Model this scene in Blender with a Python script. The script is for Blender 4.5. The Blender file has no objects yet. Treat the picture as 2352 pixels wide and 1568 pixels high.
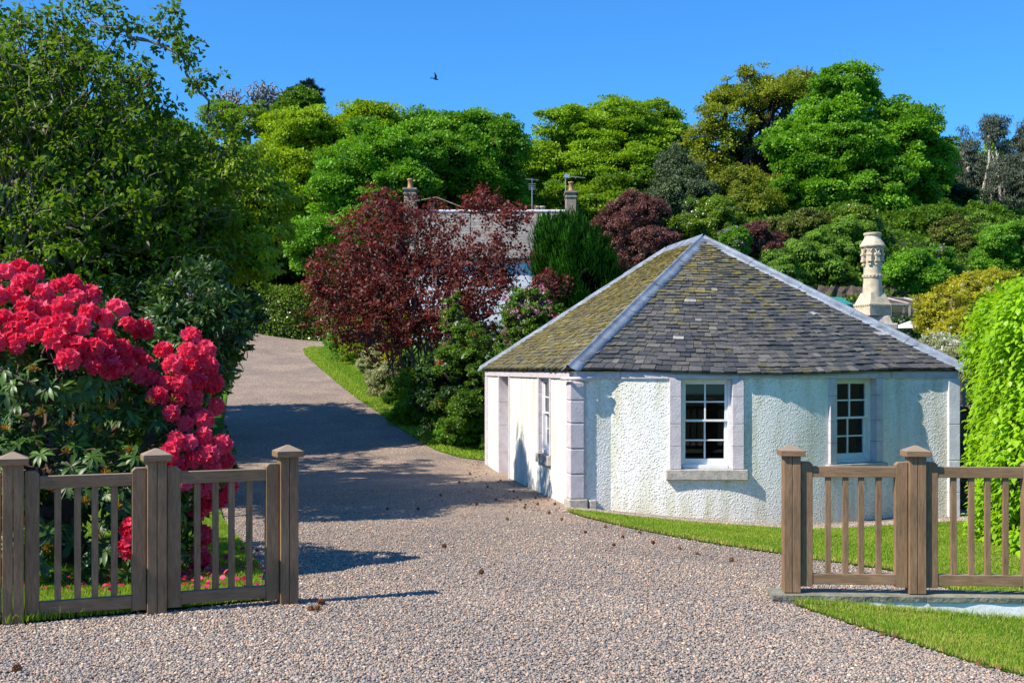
import bpy, math, random
import numpy as np
from mathutils import Vector

# ------------------------------------------------------------------ camera, world, sun, exposure
S = bpy.context.scene
FPX, CX, HY, EYE = 2700.0, 1176.0, 848.0, 1.7        # focal length, centre and eye line in a 2352 px wide frame
cam_d = bpy.data.cameras.new("camera")
cam = bpy.data.objects.new("camera", cam_d)
S.collection.objects.link(cam)
cam.location = (0, 0, EYE)
cam.rotation_euler = (math.radians(90), 0, 0)
cam_d.sensor_width = 36
cam_d.lens = FPX / 2352 * 36
cam_d.shift_y = (HY - 784) / 2352
cam_d.clip_end = 2000
S.camera = cam

SUN_EL, SUN_AZ = math.radians(46), math.radians(25)    # light travels towards (cos az, sin az)
world = bpy.data.worlds.new("World")
S.world = world
world.use_nodes = True
wn = world.node_tree
bg = wn.nodes["Background"]
sky = wn.nodes.new("ShaderNodeTexSky")
sky.sky_type = 'NISHITA'
sky.sun_disc = False
sky.sun_elevation = SUN_EL
sky.sun_rotation = math.radians(270 - 25)
sky.altitude = 1500
sky.air_density = 1.3
sky.dust_density = 0.0
sky.ozone_density = 6.0
tint = wn.nodes.new("ShaderNodeMix")
tint.data_type = 'RGBA'
tint.blend_type = 'MULTIPLY'
tint.inputs[0].default_value = 1.0
tint.inputs[7].default_value = (0.30, 0.72, 1.05, 1)
wn.links.new(sky.outputs[0], tint.inputs[6])
wn.links.new(tint.outputs[2], bg.inputs[0])
bg.inputs[1].default_value = 0.135

sd = bpy.data.lights.new("sun", 'SUN')
sd.energy = 5.0
sd.angle = math.radians(0.53)
sd.color = (1.0, 0.93, 0.81)
so = bpy.data.objects.new("sun", sd)
S.collection.objects.link(so)
ldir = Vector((math.cos(SUN_AZ) * math.cos(SUN_EL), math.sin(SUN_AZ) * math.cos(SUN_EL), -math.sin(SUN_EL)))
so.rotation_euler = ldir.to_track_quat('-Z', 'Y').to_euler()
so.location = (-20, -10, 30)

S.view_settings.view_transform = 'Standard'
S.view_settings.look = 'None'
S.view_settings.exposure = 0.55
S.view_settings.gamma = 1.0
S.render.engine = 'CYCLES'
S.cycles.max_bounces = 6
S.cycles.diffuse_bounces = 3
S.cycles.glossy_bounces = 3
S.cycles.transmission_bounces = 4
S.cycles.transparent_max_bounces = 6
S.cycles.caustics_reflective = False
S.cycles.caustics_refractive = False
S.cycles.use_denoising = True


def at(px, py, Y):
    return np.array([(px - CX) * Y / FPX, Y, EYE - (py - HY) * Y / FPX])


# ------------------------------------------------------------------ terrain height
_ys = np.linspace(-30, 330, 3601)
_b = np.interp(_ys, [-30, 8, 12, 17, 24, 26, 50, 52, 60, 330], [0, 0, -.12, -.32, -.36, -.26, 2.84, 2.95, 3.0, 3.0])
_k = np.ones(25) / 25
_b = np.convolve(np.pad(_b, 12, mode='edge'), _k, 'valid')


def sm(a, b, x):
    t = np.clip((np.asarray(x, float) - a) / (b - a), 0, 1)
    return t * t * (3 - 2 * t)


def gz(X, Y):
    X = np.asarray(X, float)
    Y = np.asarray(Y, float)
    z = np.interp(Y, _ys, _b)
    z = z - .08 * np.clip(X - .9, 0, 3) * (1 - sm(25, 34, Y))
    z = z + sm(2, 11, X) * np.interp(Y, [26, 38, 44, 54, 75], [0, 2.0, 2.3, 5.5, 6.6])
    z = z + np.clip(Y - 58, 0, 70) * .25 * sm(58, 70, Y) * (1 - .5 * sm(-4, 20, X))
    z = z + sm(8, 26, -X) * np.clip(Y - 18, 0, 50) * .10
    return z


def ghit(px, py):
    """where the line of sight through a point of the frame meets the ground"""
    Y = np.linspace(3, 120, 6000)
    z = EYE - (py - HY) * Y / FPX
    g = gz((px - CX) * Y / FPX, Y)
    i = np.argmax(z <= g)
    return (px - CX) * Y[i] / FPX, Y[i]


# ------------------------------------------------------------------ materials
def new_mat(name):
    m = bpy.data.materials.new(name)
    m.use_nodes = True
    nt = m.node_tree
    return m, nt, nt.nodes["Principled BSDF"]


def N(nt, t, **kw):
    n = nt.nodes.new(t)
    for k, v in kw.items():
        setattr(n, k, v)
    return n


def ramp(nt, fac, stops):
    r = N(nt, "ShaderNodeValToRGB")
    el = r.color_ramp.elements
    while len(el) < len(stops):
        el.new(0.5)
    for e, (p, c) in zip(el, stops):
        e.position = p
        e.color = (*c, 1)
    if fac is not None:
        nt.links.new(fac, r.inputs[0])
    return r


def coords(nt, scale=(1, 1, 1), kind='Object'):
    tc = N(nt, "ShaderNodeTexCoord")
    mp = N(nt, "ShaderNodeMapping")
    mp.inputs['Scale'].default_value = scale
    nt.links.new(tc.outputs[kind], mp.inputs[0])
    return mp.outputs[0]


def noise(nt, vec, scale, detail=4, rough=.55):
    n = N(nt, "ShaderNodeTexNoise")
    n.inputs['Scale'].default_value = scale
    n.inputs['Detail'].default_value = detail
    n.inputs['Roughness'].default_value = rough
    nt.links.new(vec, n.inputs['Vector'])
    return n


def bump(nt, h, bsdf, strength=.5, dist=.02):
    b = N(nt, "ShaderNodeBump")
    b.inputs['Strength'].default_value = strength
    b.inputs['Distance'].default_value = dist
    nt.links.new(h, b.inputs['Height'])
    nt.links.new(b.outputs[0], bsdf.inputs['Normal'])
    return b


def mixc(nt, fac, a, b, blend='MIX'):
    m = N(nt, "ShaderNodeMix", data_type='RGBA', blend_type=blend)
    for v, i in ((fac, 0), (a, 6), (b, 7)):
        if hasattr(v, 'is_linked') or hasattr(v, 'links'):
            nt.links.new(v, m.inputs[i])
        elif i == 0:
            m.inputs[0].default_value = v
        else:
            m.inputs[i].default_value = (*v, 1)
    return m.outputs[2]


def leaf_mat(name, dark, light, trans=.35, rough=.5, tcol=None, spec=.3):
    m, nt, b = new_mat(name)
    a = N(nt, "ShaderNodeAttribute", attribute_name='tone')
    r = ramp(nt, a.outputs['Fac'], [(0, dark), (1, light)])
    nt.links.new(r.outputs[0], b.inputs['Base Color'])
    b.inputs['Roughness'].default_value = rough
    b.inputs['Specular IOR Level'].default_value = spec
    if trans > 0:
        t = N(nt, "ShaderNodeBsdfTranslucent")
        tc = tcol or (light[0] * 1.25, light[1] * 1.15, light[2] * .6)
        c = mixc(nt, .6, r.outputs[0], tc)
        nt.links.new(c, t.inputs[0])
        mx = N(nt, "ShaderNodeMixShader")
        mx.inputs[0].default_value = trans
        out = nt.nodes["Material Output"]
        nt.links.new(b.outputs[0], mx.inputs[1])
        nt.links.new(t.outputs[0], mx.inputs[2])
        nt.links.new(mx.outputs[0], out.inputs[0])
    return m


def plain(name, col, rough=.7, var=.15, scale=8, bstr=.3, bdist=.01, metal=0, stretch=(1, 1, 1), spec=.3):
    m, nt, b = new_mat(name)
    v = coords(nt, stretch)
    n = noise(nt, v, scale, 6)
    lo = tuple(c * (1 - var * 1.6) for c in col)
    hi = tuple(min(1, c * (1 + var)) for c in col)
    r = ramp(nt, n.outputs[0], [(.3, lo), (.7, hi)])
    nt.links.new(r.outputs[0], b.inputs['Base Color'])
    b.inputs['Roughness'].default_value = rough
    b.inputs['Metallic'].default_value = metal
    b.inputs['Specular IOR Level'].default_value = spec
    n2 = noise(nt, v, scale * 5, 5)
    bump(nt, n2.outputs[0], b, bstr, bdist)
    return m


M = {}


def mat_gravel():
    m, nt, b = new_mat("gravel_bed")
    v = coords(nt)
    vo = N(nt, "ShaderNodeTexVoronoi")
    vo.inputs['Scale'].default_value = 58
    nt.links.new(v, vo.inputs['Vector'])
    sep = N(nt, "ShaderNodeSeparateColor")
    nt.links.new(vo.outputs['Color'], sep.inputs[0])
    r = ramp(nt, sep.outputs[0], [(0, (.13, .115, .10)), (.35, (.26, .215, .175)), (.6, (.36, .28, .215)),
                                  (.8, (.47, .35, .25)), (1, (.62, .52, .40))])
    n = noise(nt, v, .9, 4)
    r2 = ramp(nt, n.outputs[0], [(.35, (.78, .74, .74)), (.65, (1.1, 1.02, .96))])
    c = mixc(nt, 1.0, r.outputs[0], r2.outputs[0], 'MULTIPLY')
    nt.links.new(c, b.inputs['Base Color'])
    b.inputs['Roughness'].default_value = .8
    inv = N(nt, "ShaderNodeMath", operation='SUBTRACT')
    inv.inputs[0].default_value = 1
    nt.links.new(vo.outputs['Distance'], inv.inputs[1])
    bump(nt, inv.outputs[0], b, 1.0, .02)
    return m


def mat_stone():
    m, nt, b = new_mat("pebbles")
    a = N(nt, "ShaderNodeAttribute", attribute_name='tone')
    r = ramp(nt, a.outputs['Fac'], [(0, (.12, .115, .11)), (.2, (.23, .205, .185)), (.45, (.35, .295, .245)),
                                    (.65, (.44, .335, .245)), (.78, (.58, .34, .22)), (.9, (.64, .49, .31)), (1, (.84, .77, .63))])
    nt.links.new(r.outputs[0], b.inputs['Base Color'])
    b.inputs['Roughness'].default_value = .65
    return m


def mat_ground():
    m, nt, b = new_mat("undergrowth_soil")
    v = coords(nt)
    n = noise(nt, v, 1.3, 8, .65)
    r = ramp(nt, n.outputs[0], [(.3, (.015, .02, .008)), (.55, (.03, .055, .012)), (.75, (.06, .10, .02))])
    nt.links.new(r.outputs[0], b.inputs['Base Color'])
    b.inputs['Roughness'].default_value = 1
    n2 = noise(nt, v, 9, 6)
    bump(nt, n2.outputs[0], b, 1, .15)
    return m


def mat_lawn():
    m, nt, b = new_mat("lawn_turf")
    v = coords(nt)
    n = noise(nt, v, 60, 4, .7)
    n1 = noise(nt, v, 1.2, 3)
    r = ramp(nt, n.outputs[0], [(.3, (.035, .10, .006)), (.7, (.10, .23, .012))])
    r1 = ramp(nt, n1.outputs[0], [(.35, (.85, .9, .8)), (.65, (1.25, 1.12, 1.0))])
    # mowing stripes
    w = N(nt, "ShaderNodeTexWave")
    w.wave_type = 'BANDS'
    w.bands_direction = 'X'
    w.inputs['Scale'].default_value = .42
    w.inputs['Distortion'].default_value = .6
    nt.links.new(v, w.inputs['Vector'])
    rw = ramp(nt, w.outputs['Fac'], [(.35, (.88, .88, .88)), (.65, (1.12, 1.12, 1.12))])
    c = mixc(nt, 1.0, r.outputs[0], r1.outputs[0], 'MULTIPLY')
    c = mixc(nt, 1.0, c, rw.outputs[0], 'MULTIPLY')
    nt.links.new(c, b.inputs['Base Color'])
    b.inputs['Roughness'].default_value = .9
    b.inputs['Specular IOR Level'].default_value = .1
    bump(nt, n.outputs[0], b, .8, .03)
    return m


def mat_roughcast():
    m, nt, b = new_mat("white_roughcast")
    v = coords(nt)
    hs = []
    for sc_, am in ((30, 1.0), (52, .55)):
        nz = noise(nt, v, sc_ * 1.6, 1)
        ma = N(nt, "ShaderNodeVectorMath", operation='MULTIPLY_ADD')
        ma.inputs[1].default_value = (.02, .02, .02)
        nt.links.new(nz.outputs['Color'], ma.inputs[0])
        nt.links.new(v, ma.inputs[2])
        vo = N(nt, "ShaderNodeTexVoronoi")
        vo.inputs['Scale'].default_value = sc_
        nt.links.new(ma.outputs[0], vo.inputs['Vector'])
        mr_ = N(nt, "ShaderNodeMapRange")
        mr_.inputs[1].default_value = .15
        mr_.inputs[2].default_value = .55
        mr_.inputs[3].default_value = 1
        mr_.inputs[4].default_value = 0
        mr_.interpolation_type = 'SMOOTHSTEP'
        nt.links.new(vo.outputs['Distance'], mr_.inputs[0])
        sp = N(nt, "ShaderNodeSeparateColor")
        nt.links.new(vo.outputs['Color'], sp.inputs[0])
        mu = N(nt, "ShaderNodeMath", operation='MULTIPLY')
        nt.links.new(mr_.outputs[0], mu.inputs[0])
        nt.links.new(sp.outputs[0], mu.inputs[1])
        m2 = N(nt, "ShaderNodeMath", operation='MULTIPLY')
        m2.inputs[1].default_value = am
        nt.links.new(mu.outputs[0], m2.inputs[0])
        hs.append(m2.outputs[0])
    h = N(nt, "ShaderNodeMath", operation='ADD')
    nt.links.new(hs[0], h.inputs[0])
    nt.links.new(hs[1], h.inputs[1])
    # soft weather staining: streaks and a damp foot
    vs = coords(nt, (1.0, 1.0, .15))
    ns = noise(nt, vs, 5, 4)
    g = N(nt, "ShaderNodeTexCoord")
    sx = N(nt, "ShaderNodeSeparateXYZ")
    nt.links.new(g.outputs['Object'], sx.inputs[0])
    foot = N(nt, "ShaderNodeMapRange")
    foot.inputs[1].default_value = -.05
    foot.inputs[2].default_value = -.75
    nt.links.new(sx.outputs[2], foot.inputs[0])
    st = ramp(nt, ns.outputs[0], [(.45, (0, 0, 0)), (.72, (.75, .75, .75))])
    fm = N(nt, "ShaderNodeMath", operation='MULTIPLY_ADD')
    nt.links.new(foot.outputs[0], fm.inputs[0])
    fm.inputs[1].default_value = .40
    nt.links.new(st.outputs[0], fm.inputs[2])
    c = mixc(nt, fm.outputs[0], (.88, .86, .81), (.58, .56, .38))
    nt.links.new(c, b.inputs['Base Color'])
    b.inputs['Roughness'].default_value = .85
    b.inputs['Specular IOR Level'].default_value = .25
    bump(nt, h.outputs[0], b, 1.0, .012)
    return m


def mat_slate():
    m, nt, b = new_mat("slate")
    a = N(nt, "ShaderNodeAttribute", attribute_name='tone')
    mo = N(nt, "ShaderNodeAttribute", attribute_name='moss')
    v = coords(nt)
    r = ramp(nt, a.outputs['Fac'], [(0, (.030, .033, .038)), (.25, (.055, .058, .062)), (.5, (.085, .083, .080)),
                                    (.8, (.125, .118, .10)), (.96, (.18, .17, .15)), (1, (.33, .33, .31))])
    n = noise(nt, v, 22, 6, .65)
    r2 = ramp(nt, n.outputs[0], [(.3, (.65, .66, .7)), (.7, (1.4, 1.35, 1.25))])
    c = mixc(nt, 1.0, r.outputs[0], r2.outputs[0], 'MULTIPLY')
    n2 = noise(nt, v, 5, 8, .72)
    ad = N(nt, "ShaderNodeMath", operation='ADD')
    nt.links.new(n2.outputs[0], ad.inputs[0])
    nt.links.new(mo.outputs['Fac'], ad.inputs[1])
    k = ramp(nt, ad.outputs[0], [(.86, (0, 0, 0)), (1.12, (1, 1, 1))])
    k.color_ramp.interpolation = 'EASE'
    mr = N(nt, "ShaderNodeMapRange")
    mr.inputs[1].default_value = .82
    mr.inputs[2].default_value = 1.12
    nt.links.new(ad.outputs[0], mr.inputs[0])
    mcol = ramp(nt, n.outputs[0], [(.35, (.14, .13, .02)), (.65, (.34, .25, .035))])
    c = mixc(nt, mr.outputs[0], c, mcol.outputs[0])
    nt.links.new(c, b.inputs['Base Color'])
    b.inputs['Roughness'].default_value = .62
    n3 = noise(nt, v, 45, 6, .7)
    bump(nt, n3.outputs[0], b, .7, .012)
    return m


def mat_wood(name, stretch, col=(.235, .142, .074)):
    m, nt, b = new_mat(name)
    v = coords(nt, stretch)
    n = noise(nt, v, 9, 8, .7)
    v2 = coords(nt)
    n2 = noise(nt, v2, 2.3, 4)
    r = ramp(nt, n.outputs[0], [(.25, tuple(c * .55 for c in col)), (.5, col), (.78, (col[0] * 1.55, col[1] * 1.6, col[2] * 1.7))])
    r2 = ramp(nt, n2.outputs[0], [(.35, (.82, .82, .84)), (.7, (1.2, 1.2, 1.2))])
    c = mixc(nt, 1.0, r.outputs[0], r2.outputs[0], 'MULTIPLY')
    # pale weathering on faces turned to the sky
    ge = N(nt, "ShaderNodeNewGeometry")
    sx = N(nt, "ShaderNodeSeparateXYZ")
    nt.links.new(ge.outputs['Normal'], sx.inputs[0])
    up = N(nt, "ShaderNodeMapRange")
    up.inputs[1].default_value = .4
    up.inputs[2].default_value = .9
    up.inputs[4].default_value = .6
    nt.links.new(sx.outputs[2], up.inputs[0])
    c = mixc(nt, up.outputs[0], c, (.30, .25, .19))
    nt.links.new(c, b.inputs['Base Color'])
    b.inputs['Roughness'].default_value = .65
    b.inputs['Specular IOR Level'].default_value = .3
    bump(nt, n.outputs[0], b, .5, .004)
    return m


def mat_glass():
    m, nt, b = new_mat("window_glass")
    g = N(nt, "ShaderNodeBsdfGlossy")
    g.inputs['Roughness'].default_value = .02
    g.inputs['Color'].default_value = (.9, .95, .95, 1)
    t = N(nt, "ShaderNodeBsdfTransparent")
    t.inputs[0].default_value = (.6, .65, .62, 1)
    fr = N(nt, "ShaderNodeFresnel")
    fr.inputs[0].default_value = 1.6
    mx = N(nt, "ShaderNodeMixShader")
    nt.links.new(fr.outputs[0], mx.inputs[0])
    nt.links.new(t.outputs[0], mx.inputs[1])
    nt.links.new(g.outputs[0], mx.inputs[2])
    nt.links.new(mx.outputs[0], nt.nodes["Material Output"].inputs[0])
    return m


def mat_masonry(name, c1, c2, mortar, bw, bh):
    m, nt, b = new_mat(name)
    v = coords(nt)
    sx = N(nt, "ShaderNodeSeparateXYZ")
    nt.links.new(v, sx.inputs[0])
    ad = N(nt, "ShaderNodeMath", operation='ADD')
    nt.links.new(sx.outputs[0], ad.inputs[0])
    nt.links.new(sx.outputs[1], ad.inputs[1])
    cb = N(nt, "ShaderNodeCombineXYZ")
    nt.links.new(ad.outputs[0], cb.inputs[0])
    nt.links.new(sx.outputs[2], cb.inputs[1])
    br = N(nt, "ShaderNodeTexBrick")
    br.inputs['Color1'].default_value = (*c1, 1)
    br.inputs['Color2'].default_value = (*c2, 1)
    br.inputs['Mortar'].default_value = (*mortar, 1)
    br.inputs['Scale'].default_value = 1
    br.inputs['Brick Width'].default_value = bw
    br.inputs['Row Height'].default_value = bh
    br.inputs['Mortar Size'].default_value = .012
    nt.links.new(cb.outputs[0], br.inputs['Vector'])
    n = noise(nt, v, 7, 6)
    r = ramp(nt, n.outputs[0], [(.3, (.6, .6, .6)), (.7, (1.25, 1.22, 1.15))])
    c = mixc(nt, 1.0, br.outputs[0], r.outputs[0], 'MULTIPLY')
    nt.links.new(c, b.inputs['Base Color'])
    b.inputs['Roughness'].default_value = .9
    bump(nt, n.outputs[0], b, .6, .03)
    return m


M['gravel'] = mat_gravel()
M['stone'] = mat_stone()
M['ground'] = mat_ground()
M['lawn'] = mat_lawn()
M['roughcast'] = mat_roughcast()
M['slate'] = mat_slate()
M['wood_v'] = mat_wood("oak_upright", (9, 9, 1))
M['wood_h'] = mat_wood("oak_rail", (1, 9, 9))
M['glass'] = mat_glass()
M['lead'] = plain("lead_flashing", (.235, .265, .31), .5, .28, 5, .5, .014, metal=.1, spec=.5)
M['painted_stone'] = plain("lilac_painted_stone", (.60, .54, .56), .7, .10, 9, .5, .014)
M['raw_stone'] = plain("weathered_sandstone", (.50, .45, .39), .9, .2, 12, .6, .02)
M['white_paint'] = plain("white_gloss_paint", (.80, .80, .79), .35, .06, 14, .2, .003)
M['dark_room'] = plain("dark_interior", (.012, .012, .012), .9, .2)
M['felt'] = plain("roofing_felt", (.03, .032, .036), .8, .2, 12)
M['coping'] = plain("green_grey_flagstone", (.25, .24, .18), .85, .25, 7, .7, .02)
M['white_wall'] = plain("white_painted_block", (.78, .78, .76), .8, .1, 5, .4, .01)
M['pad'] = plain("black_post_shoe", (.015, .015, .014), .7, .2)
M['clay'] = plain("buff_clay", (.62, .52, .36), .85, .16, 9, .4, .01)
M['terracotta'] = plain("terracotta", (.50, .27, .13), .8, .2, 9)
M['masonry'] = mat_masonry("grey_sandstone_blocks", (.34, .28, .20), (.22, .19, .15), (.30, .27, .23), .45, .3)
M['old_wall'] = mat_masonry("dark_rubble_stone", (.12, .085, .06), (.07, .05, .04), (.09, .07, .05), .35, .18)
M['house_roof'] = mat_masonry("weathered_grey_slates", (.24, .22, .20), (.18, .165, .15), (.10, .09, .085), .28, .16)
M['house_white'] = plain("white_harling", (.78, .78, .80), .85, .06, 30, .6, .02)
M['aluminium'] = plain("aerial_metal", (.55, .55, .57), .4, .1, metal=.6)
M['net'] = plain("brown_netting", (.10, .07, .06), .9, .2)
M['grey_wood'] = plain("bleached_timber", (.42, .38, .33), .8, .2, 12)
M['tarp'] = plain("green_tarpaulin", (.03, .24, .20), .5, .15, 4)
M['canvas'] = plain("white_canvas", (.80, .80, .80), .8, .05)
M['black_tarp'] = plain("black_sheeting", (.012, .012, .015), .5, .2)
M['bark'] = plain("dark_bark", (.055, .042, .030), .95, .3, 12, 1, .03, stretch=(1, 1, .3))
M['bark_pale'] = plain("pale_lichened_bark", (.30, .25, .17), .9, .35, 10, .8, .01)
M['bark_plum'] = plain("grey_brown_bark", (.22, .165, .135), .9, .3, 12, .8, .01)
M['bark_grey'] = plain("pale_grey_twigs", (.30, .28, .28), .9, .2, 3)
M['bark_white'] = plain("white_gum_bark", (.52, .47, .42), .8, .3, 5, .5, .02)
M['bark_red'] = plain("reddish_bark", (.11, .07, .05), .95, .3, 10, .8, .01)
M['cone'] = plain("cone_scales", (.30, .13, .05), .8, .4, 60, .8, .01)
M['litter'] = leaf_mat("dead_leaf", (.10, .04, .02), (.30, .14, .05), .1)
M['petal'] = leaf_mat("red_pink_petal", (.74, .004, .04), (.98, .15, .27), .42, .5, tcol=(.98, .05, .14), spec=.2)
_nt = M['petal'].node_tree
_oi = N(_nt, "ShaderNodeObjectInfo")
_mr = N(_nt, "ShaderNodeMapRange")
_mr.inputs[3].default_value = -.22
_mr.inputs[4].default_value = .38
_nt.links.new(_oi.outputs['Random'], _mr.inputs[0])
_ad = N(_nt, "ShaderNodeMath", operation='ADD')
_at = [n_ for n_ in _nt.nodes if n_.type == 'ATTRIBUTE'][0]
_rp = [n_ for n_ in _nt.nodes if n_.type == 'VALTORGB'][0]
_nt.links.new(_at.outputs['Fac'], _ad.inputs[0])
_nt.links.new(_mr.outputs[0], _ad.inputs[1])
_nt.links.new(_ad.outputs[0], _rp.inputs[0])
M['petal_fallen'] = leaf_mat("fallen_pink_petal", (.5, .01, .06), (.8, .06, .2), .3)
M['blossom_pink'] = leaf_mat("pale_pink_blossom", (.75, .15, .42), (.88, .45, .65), .3)
M['blossom_red'] = leaf_mat("coral_blossom", (.75, .03, .10), (.85, .12, .2), .3)
M['blossom_purple'] = leaf_mat("purple_blossom", (.35, .12, .42), (.6, .4, .72), .3)
M['blossom_white'] = leaf_mat("white_blossom", (.7, .7, .62), (.85, .85, .82), .3)
M['bud'] = leaf_mat("pale_green_bud", (.30, .34, .10), (.52, .48, .28), .2)
M['spent'] = leaf_mat("orange_spent_flower", (.35, .10, .015), (.65, .42, .04), .25)
M['grass'] = leaf_mat("grass_blade", (.10, .24, .012), (.36, .50, .045), .4, .55, spec=.2)
_r = [n_ for n_ in M['grass'].node_tree.nodes if n_.type == 'VALTORGB'][0].color_ramp
_r.elements[1].position = .85
_e = _r.elements.new(1.0)
_e.color = (.52, .44, .12, 1)
L = {
    'cherry': leaf_mat("cherry_leaf", (.022, .075, .005), (.17, .27, .010), .38, .5, tcol=(.28, .48, .01), spec=.18),
    'beech': leaf_mat("fresh_beech_leaf", (.17, .34, .008), (.40, .64, .016), .42, .4, tcol=(.50, .80, .01), spec=.4),
    'hornbeam': leaf_mat("yellow_green_leaf", (.10, .20, .006), (.36, .52, .012), .38, tcol=(.46, .62, .01)),
    'maple': leaf_mat("maple_leaf", (.035, .14, .008), (.21, .44, .020), .34, tcol=(.28, .56, .01)),
    'lime': leaf_mat("lime_leaf", (.09, .19, .006), (.30, .48, .012), .36, tcol=(.40, .60, .01)),
    'oak': leaf_mat("young_oak_leaf", (.11, .15, .008), (.35, .41, .018), .32, tcol=(.44, .48, .01)),
    'holm': leaf_mat("grey_green_leaf", (.03, .055, .018), (.12, .17, .065), .15),
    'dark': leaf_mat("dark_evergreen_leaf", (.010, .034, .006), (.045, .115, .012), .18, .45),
    'mid': leaf_mat("mid_green_leaf", (.04, .11, .007), (.18, .33, .018), .32),
    'bright': leaf_mat("bright_green_leaf", (.06, .19, .010), (.20, .42, .022), .35),
    'laurel': leaf_mat("laurel_leaf", (.035, .09, .006), (.19, .30, .012), .28, .32, spec=.5),
    'yellow': leaf_mat("golden_leaf", (.26, .28, .012), (.58, .54, .03), .35),
    'olive': leaf_mat("olive_leaf", (.055, .075, .012), (.16, .19, .025), .25),
    'plum': leaf_mat("purple_plum_leaf", (.055, .014, .012), (.25, .060, .044), .38, .5, tcol=(.32, .035, .02), spec=.25),
    'smoke': leaf_mat("brown_purple_leaf", (.09, .034, .030), (.24, .10, .08), .28),
    'cypress': leaf_mat("cypress_spray", (.008, .040, .004), (.035, .14, .006), .15, .6, spec=.1),
    'blue_pine': leaf_mat("blue_conifer_needle", (.015, .04, .045), (.05, .09, .09), .1),
    'gum': leaf_mat("gum_leaf", (.035, .05, .03), (.11, .145, .085), .2),
    'pale': leaf_mat("pale_variegated_leaf", (.22, .26, .10), (.52, .52, .28), .25),
    'rhodo': leaf_mat("rhododendron_leaf", (.014, .045, .008), (.09, .18, .020), .15, .42, spec=.35),
}


# ------------------------------------------------------------------ objects and meshes
def link(o):
    S.collection.objects.link(o)
    return o


def tag(o, label=None, cat=None, group=None, kind=None):
    for k, v in (('label', label), ('category', cat), ('group', group), ('kind', kind)):
        if v:
            o[k] = v
    return o


def empty(name, loc, label, cat, group=None, rz=0):
    o = link(bpy.data.objects.new(name, None))
    o.empty_display_size = .3
    o.location = tuple(float(c) for c in loc)
    o.rotation_euler = (0, 0, rz)
    return tag(o, label, cat, group)


def put(name, me, mat, parent=None):
    o = link(bpy.data.objects.new(name, me))
    if mat is not None and not me.materials:
        me.materials.append(mat)
    if parent is not None:
        o.parent = parent
    return o


def raw_mesh(name, V, Fc, attrs=None, smooth=False):
    """V (n,3), Fc (m,k) equal-sided faces, attrs = per-face floats"""
    V = np.ascontiguousarray(V, dtype=np.float32)
    Fc = np.ascontiguousarray(Fc, dtype=np.int32)
    me = bpy.data.meshes.new(name)
    n, (m, k) = len(V), Fc.shape
    me.vertices.add(n)
    me.vertices.foreach_set('co', V.ravel())
    me.loops.add(m * k)
    me.loops.foreach_set('vertex_index', Fc.ravel())
    me.polygons.add(m)
    me.polygons.foreach_set('loop_start', np.arange(0, m * k, k, dtype=np.int32))
    if smooth:
        me.polygons.foreach_set('use_smooth', np.ones(m, dtype=bool))
    me.update(calc_edges=True)
    for nm, a in (attrs or {}).items():
        at_ = me.attributes.new(nm, 'FLOAT', 'FACE')
        at_.data.foreach_set('value', np.ascontiguousarray(a, dtype=np.float32))
    return me


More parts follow.
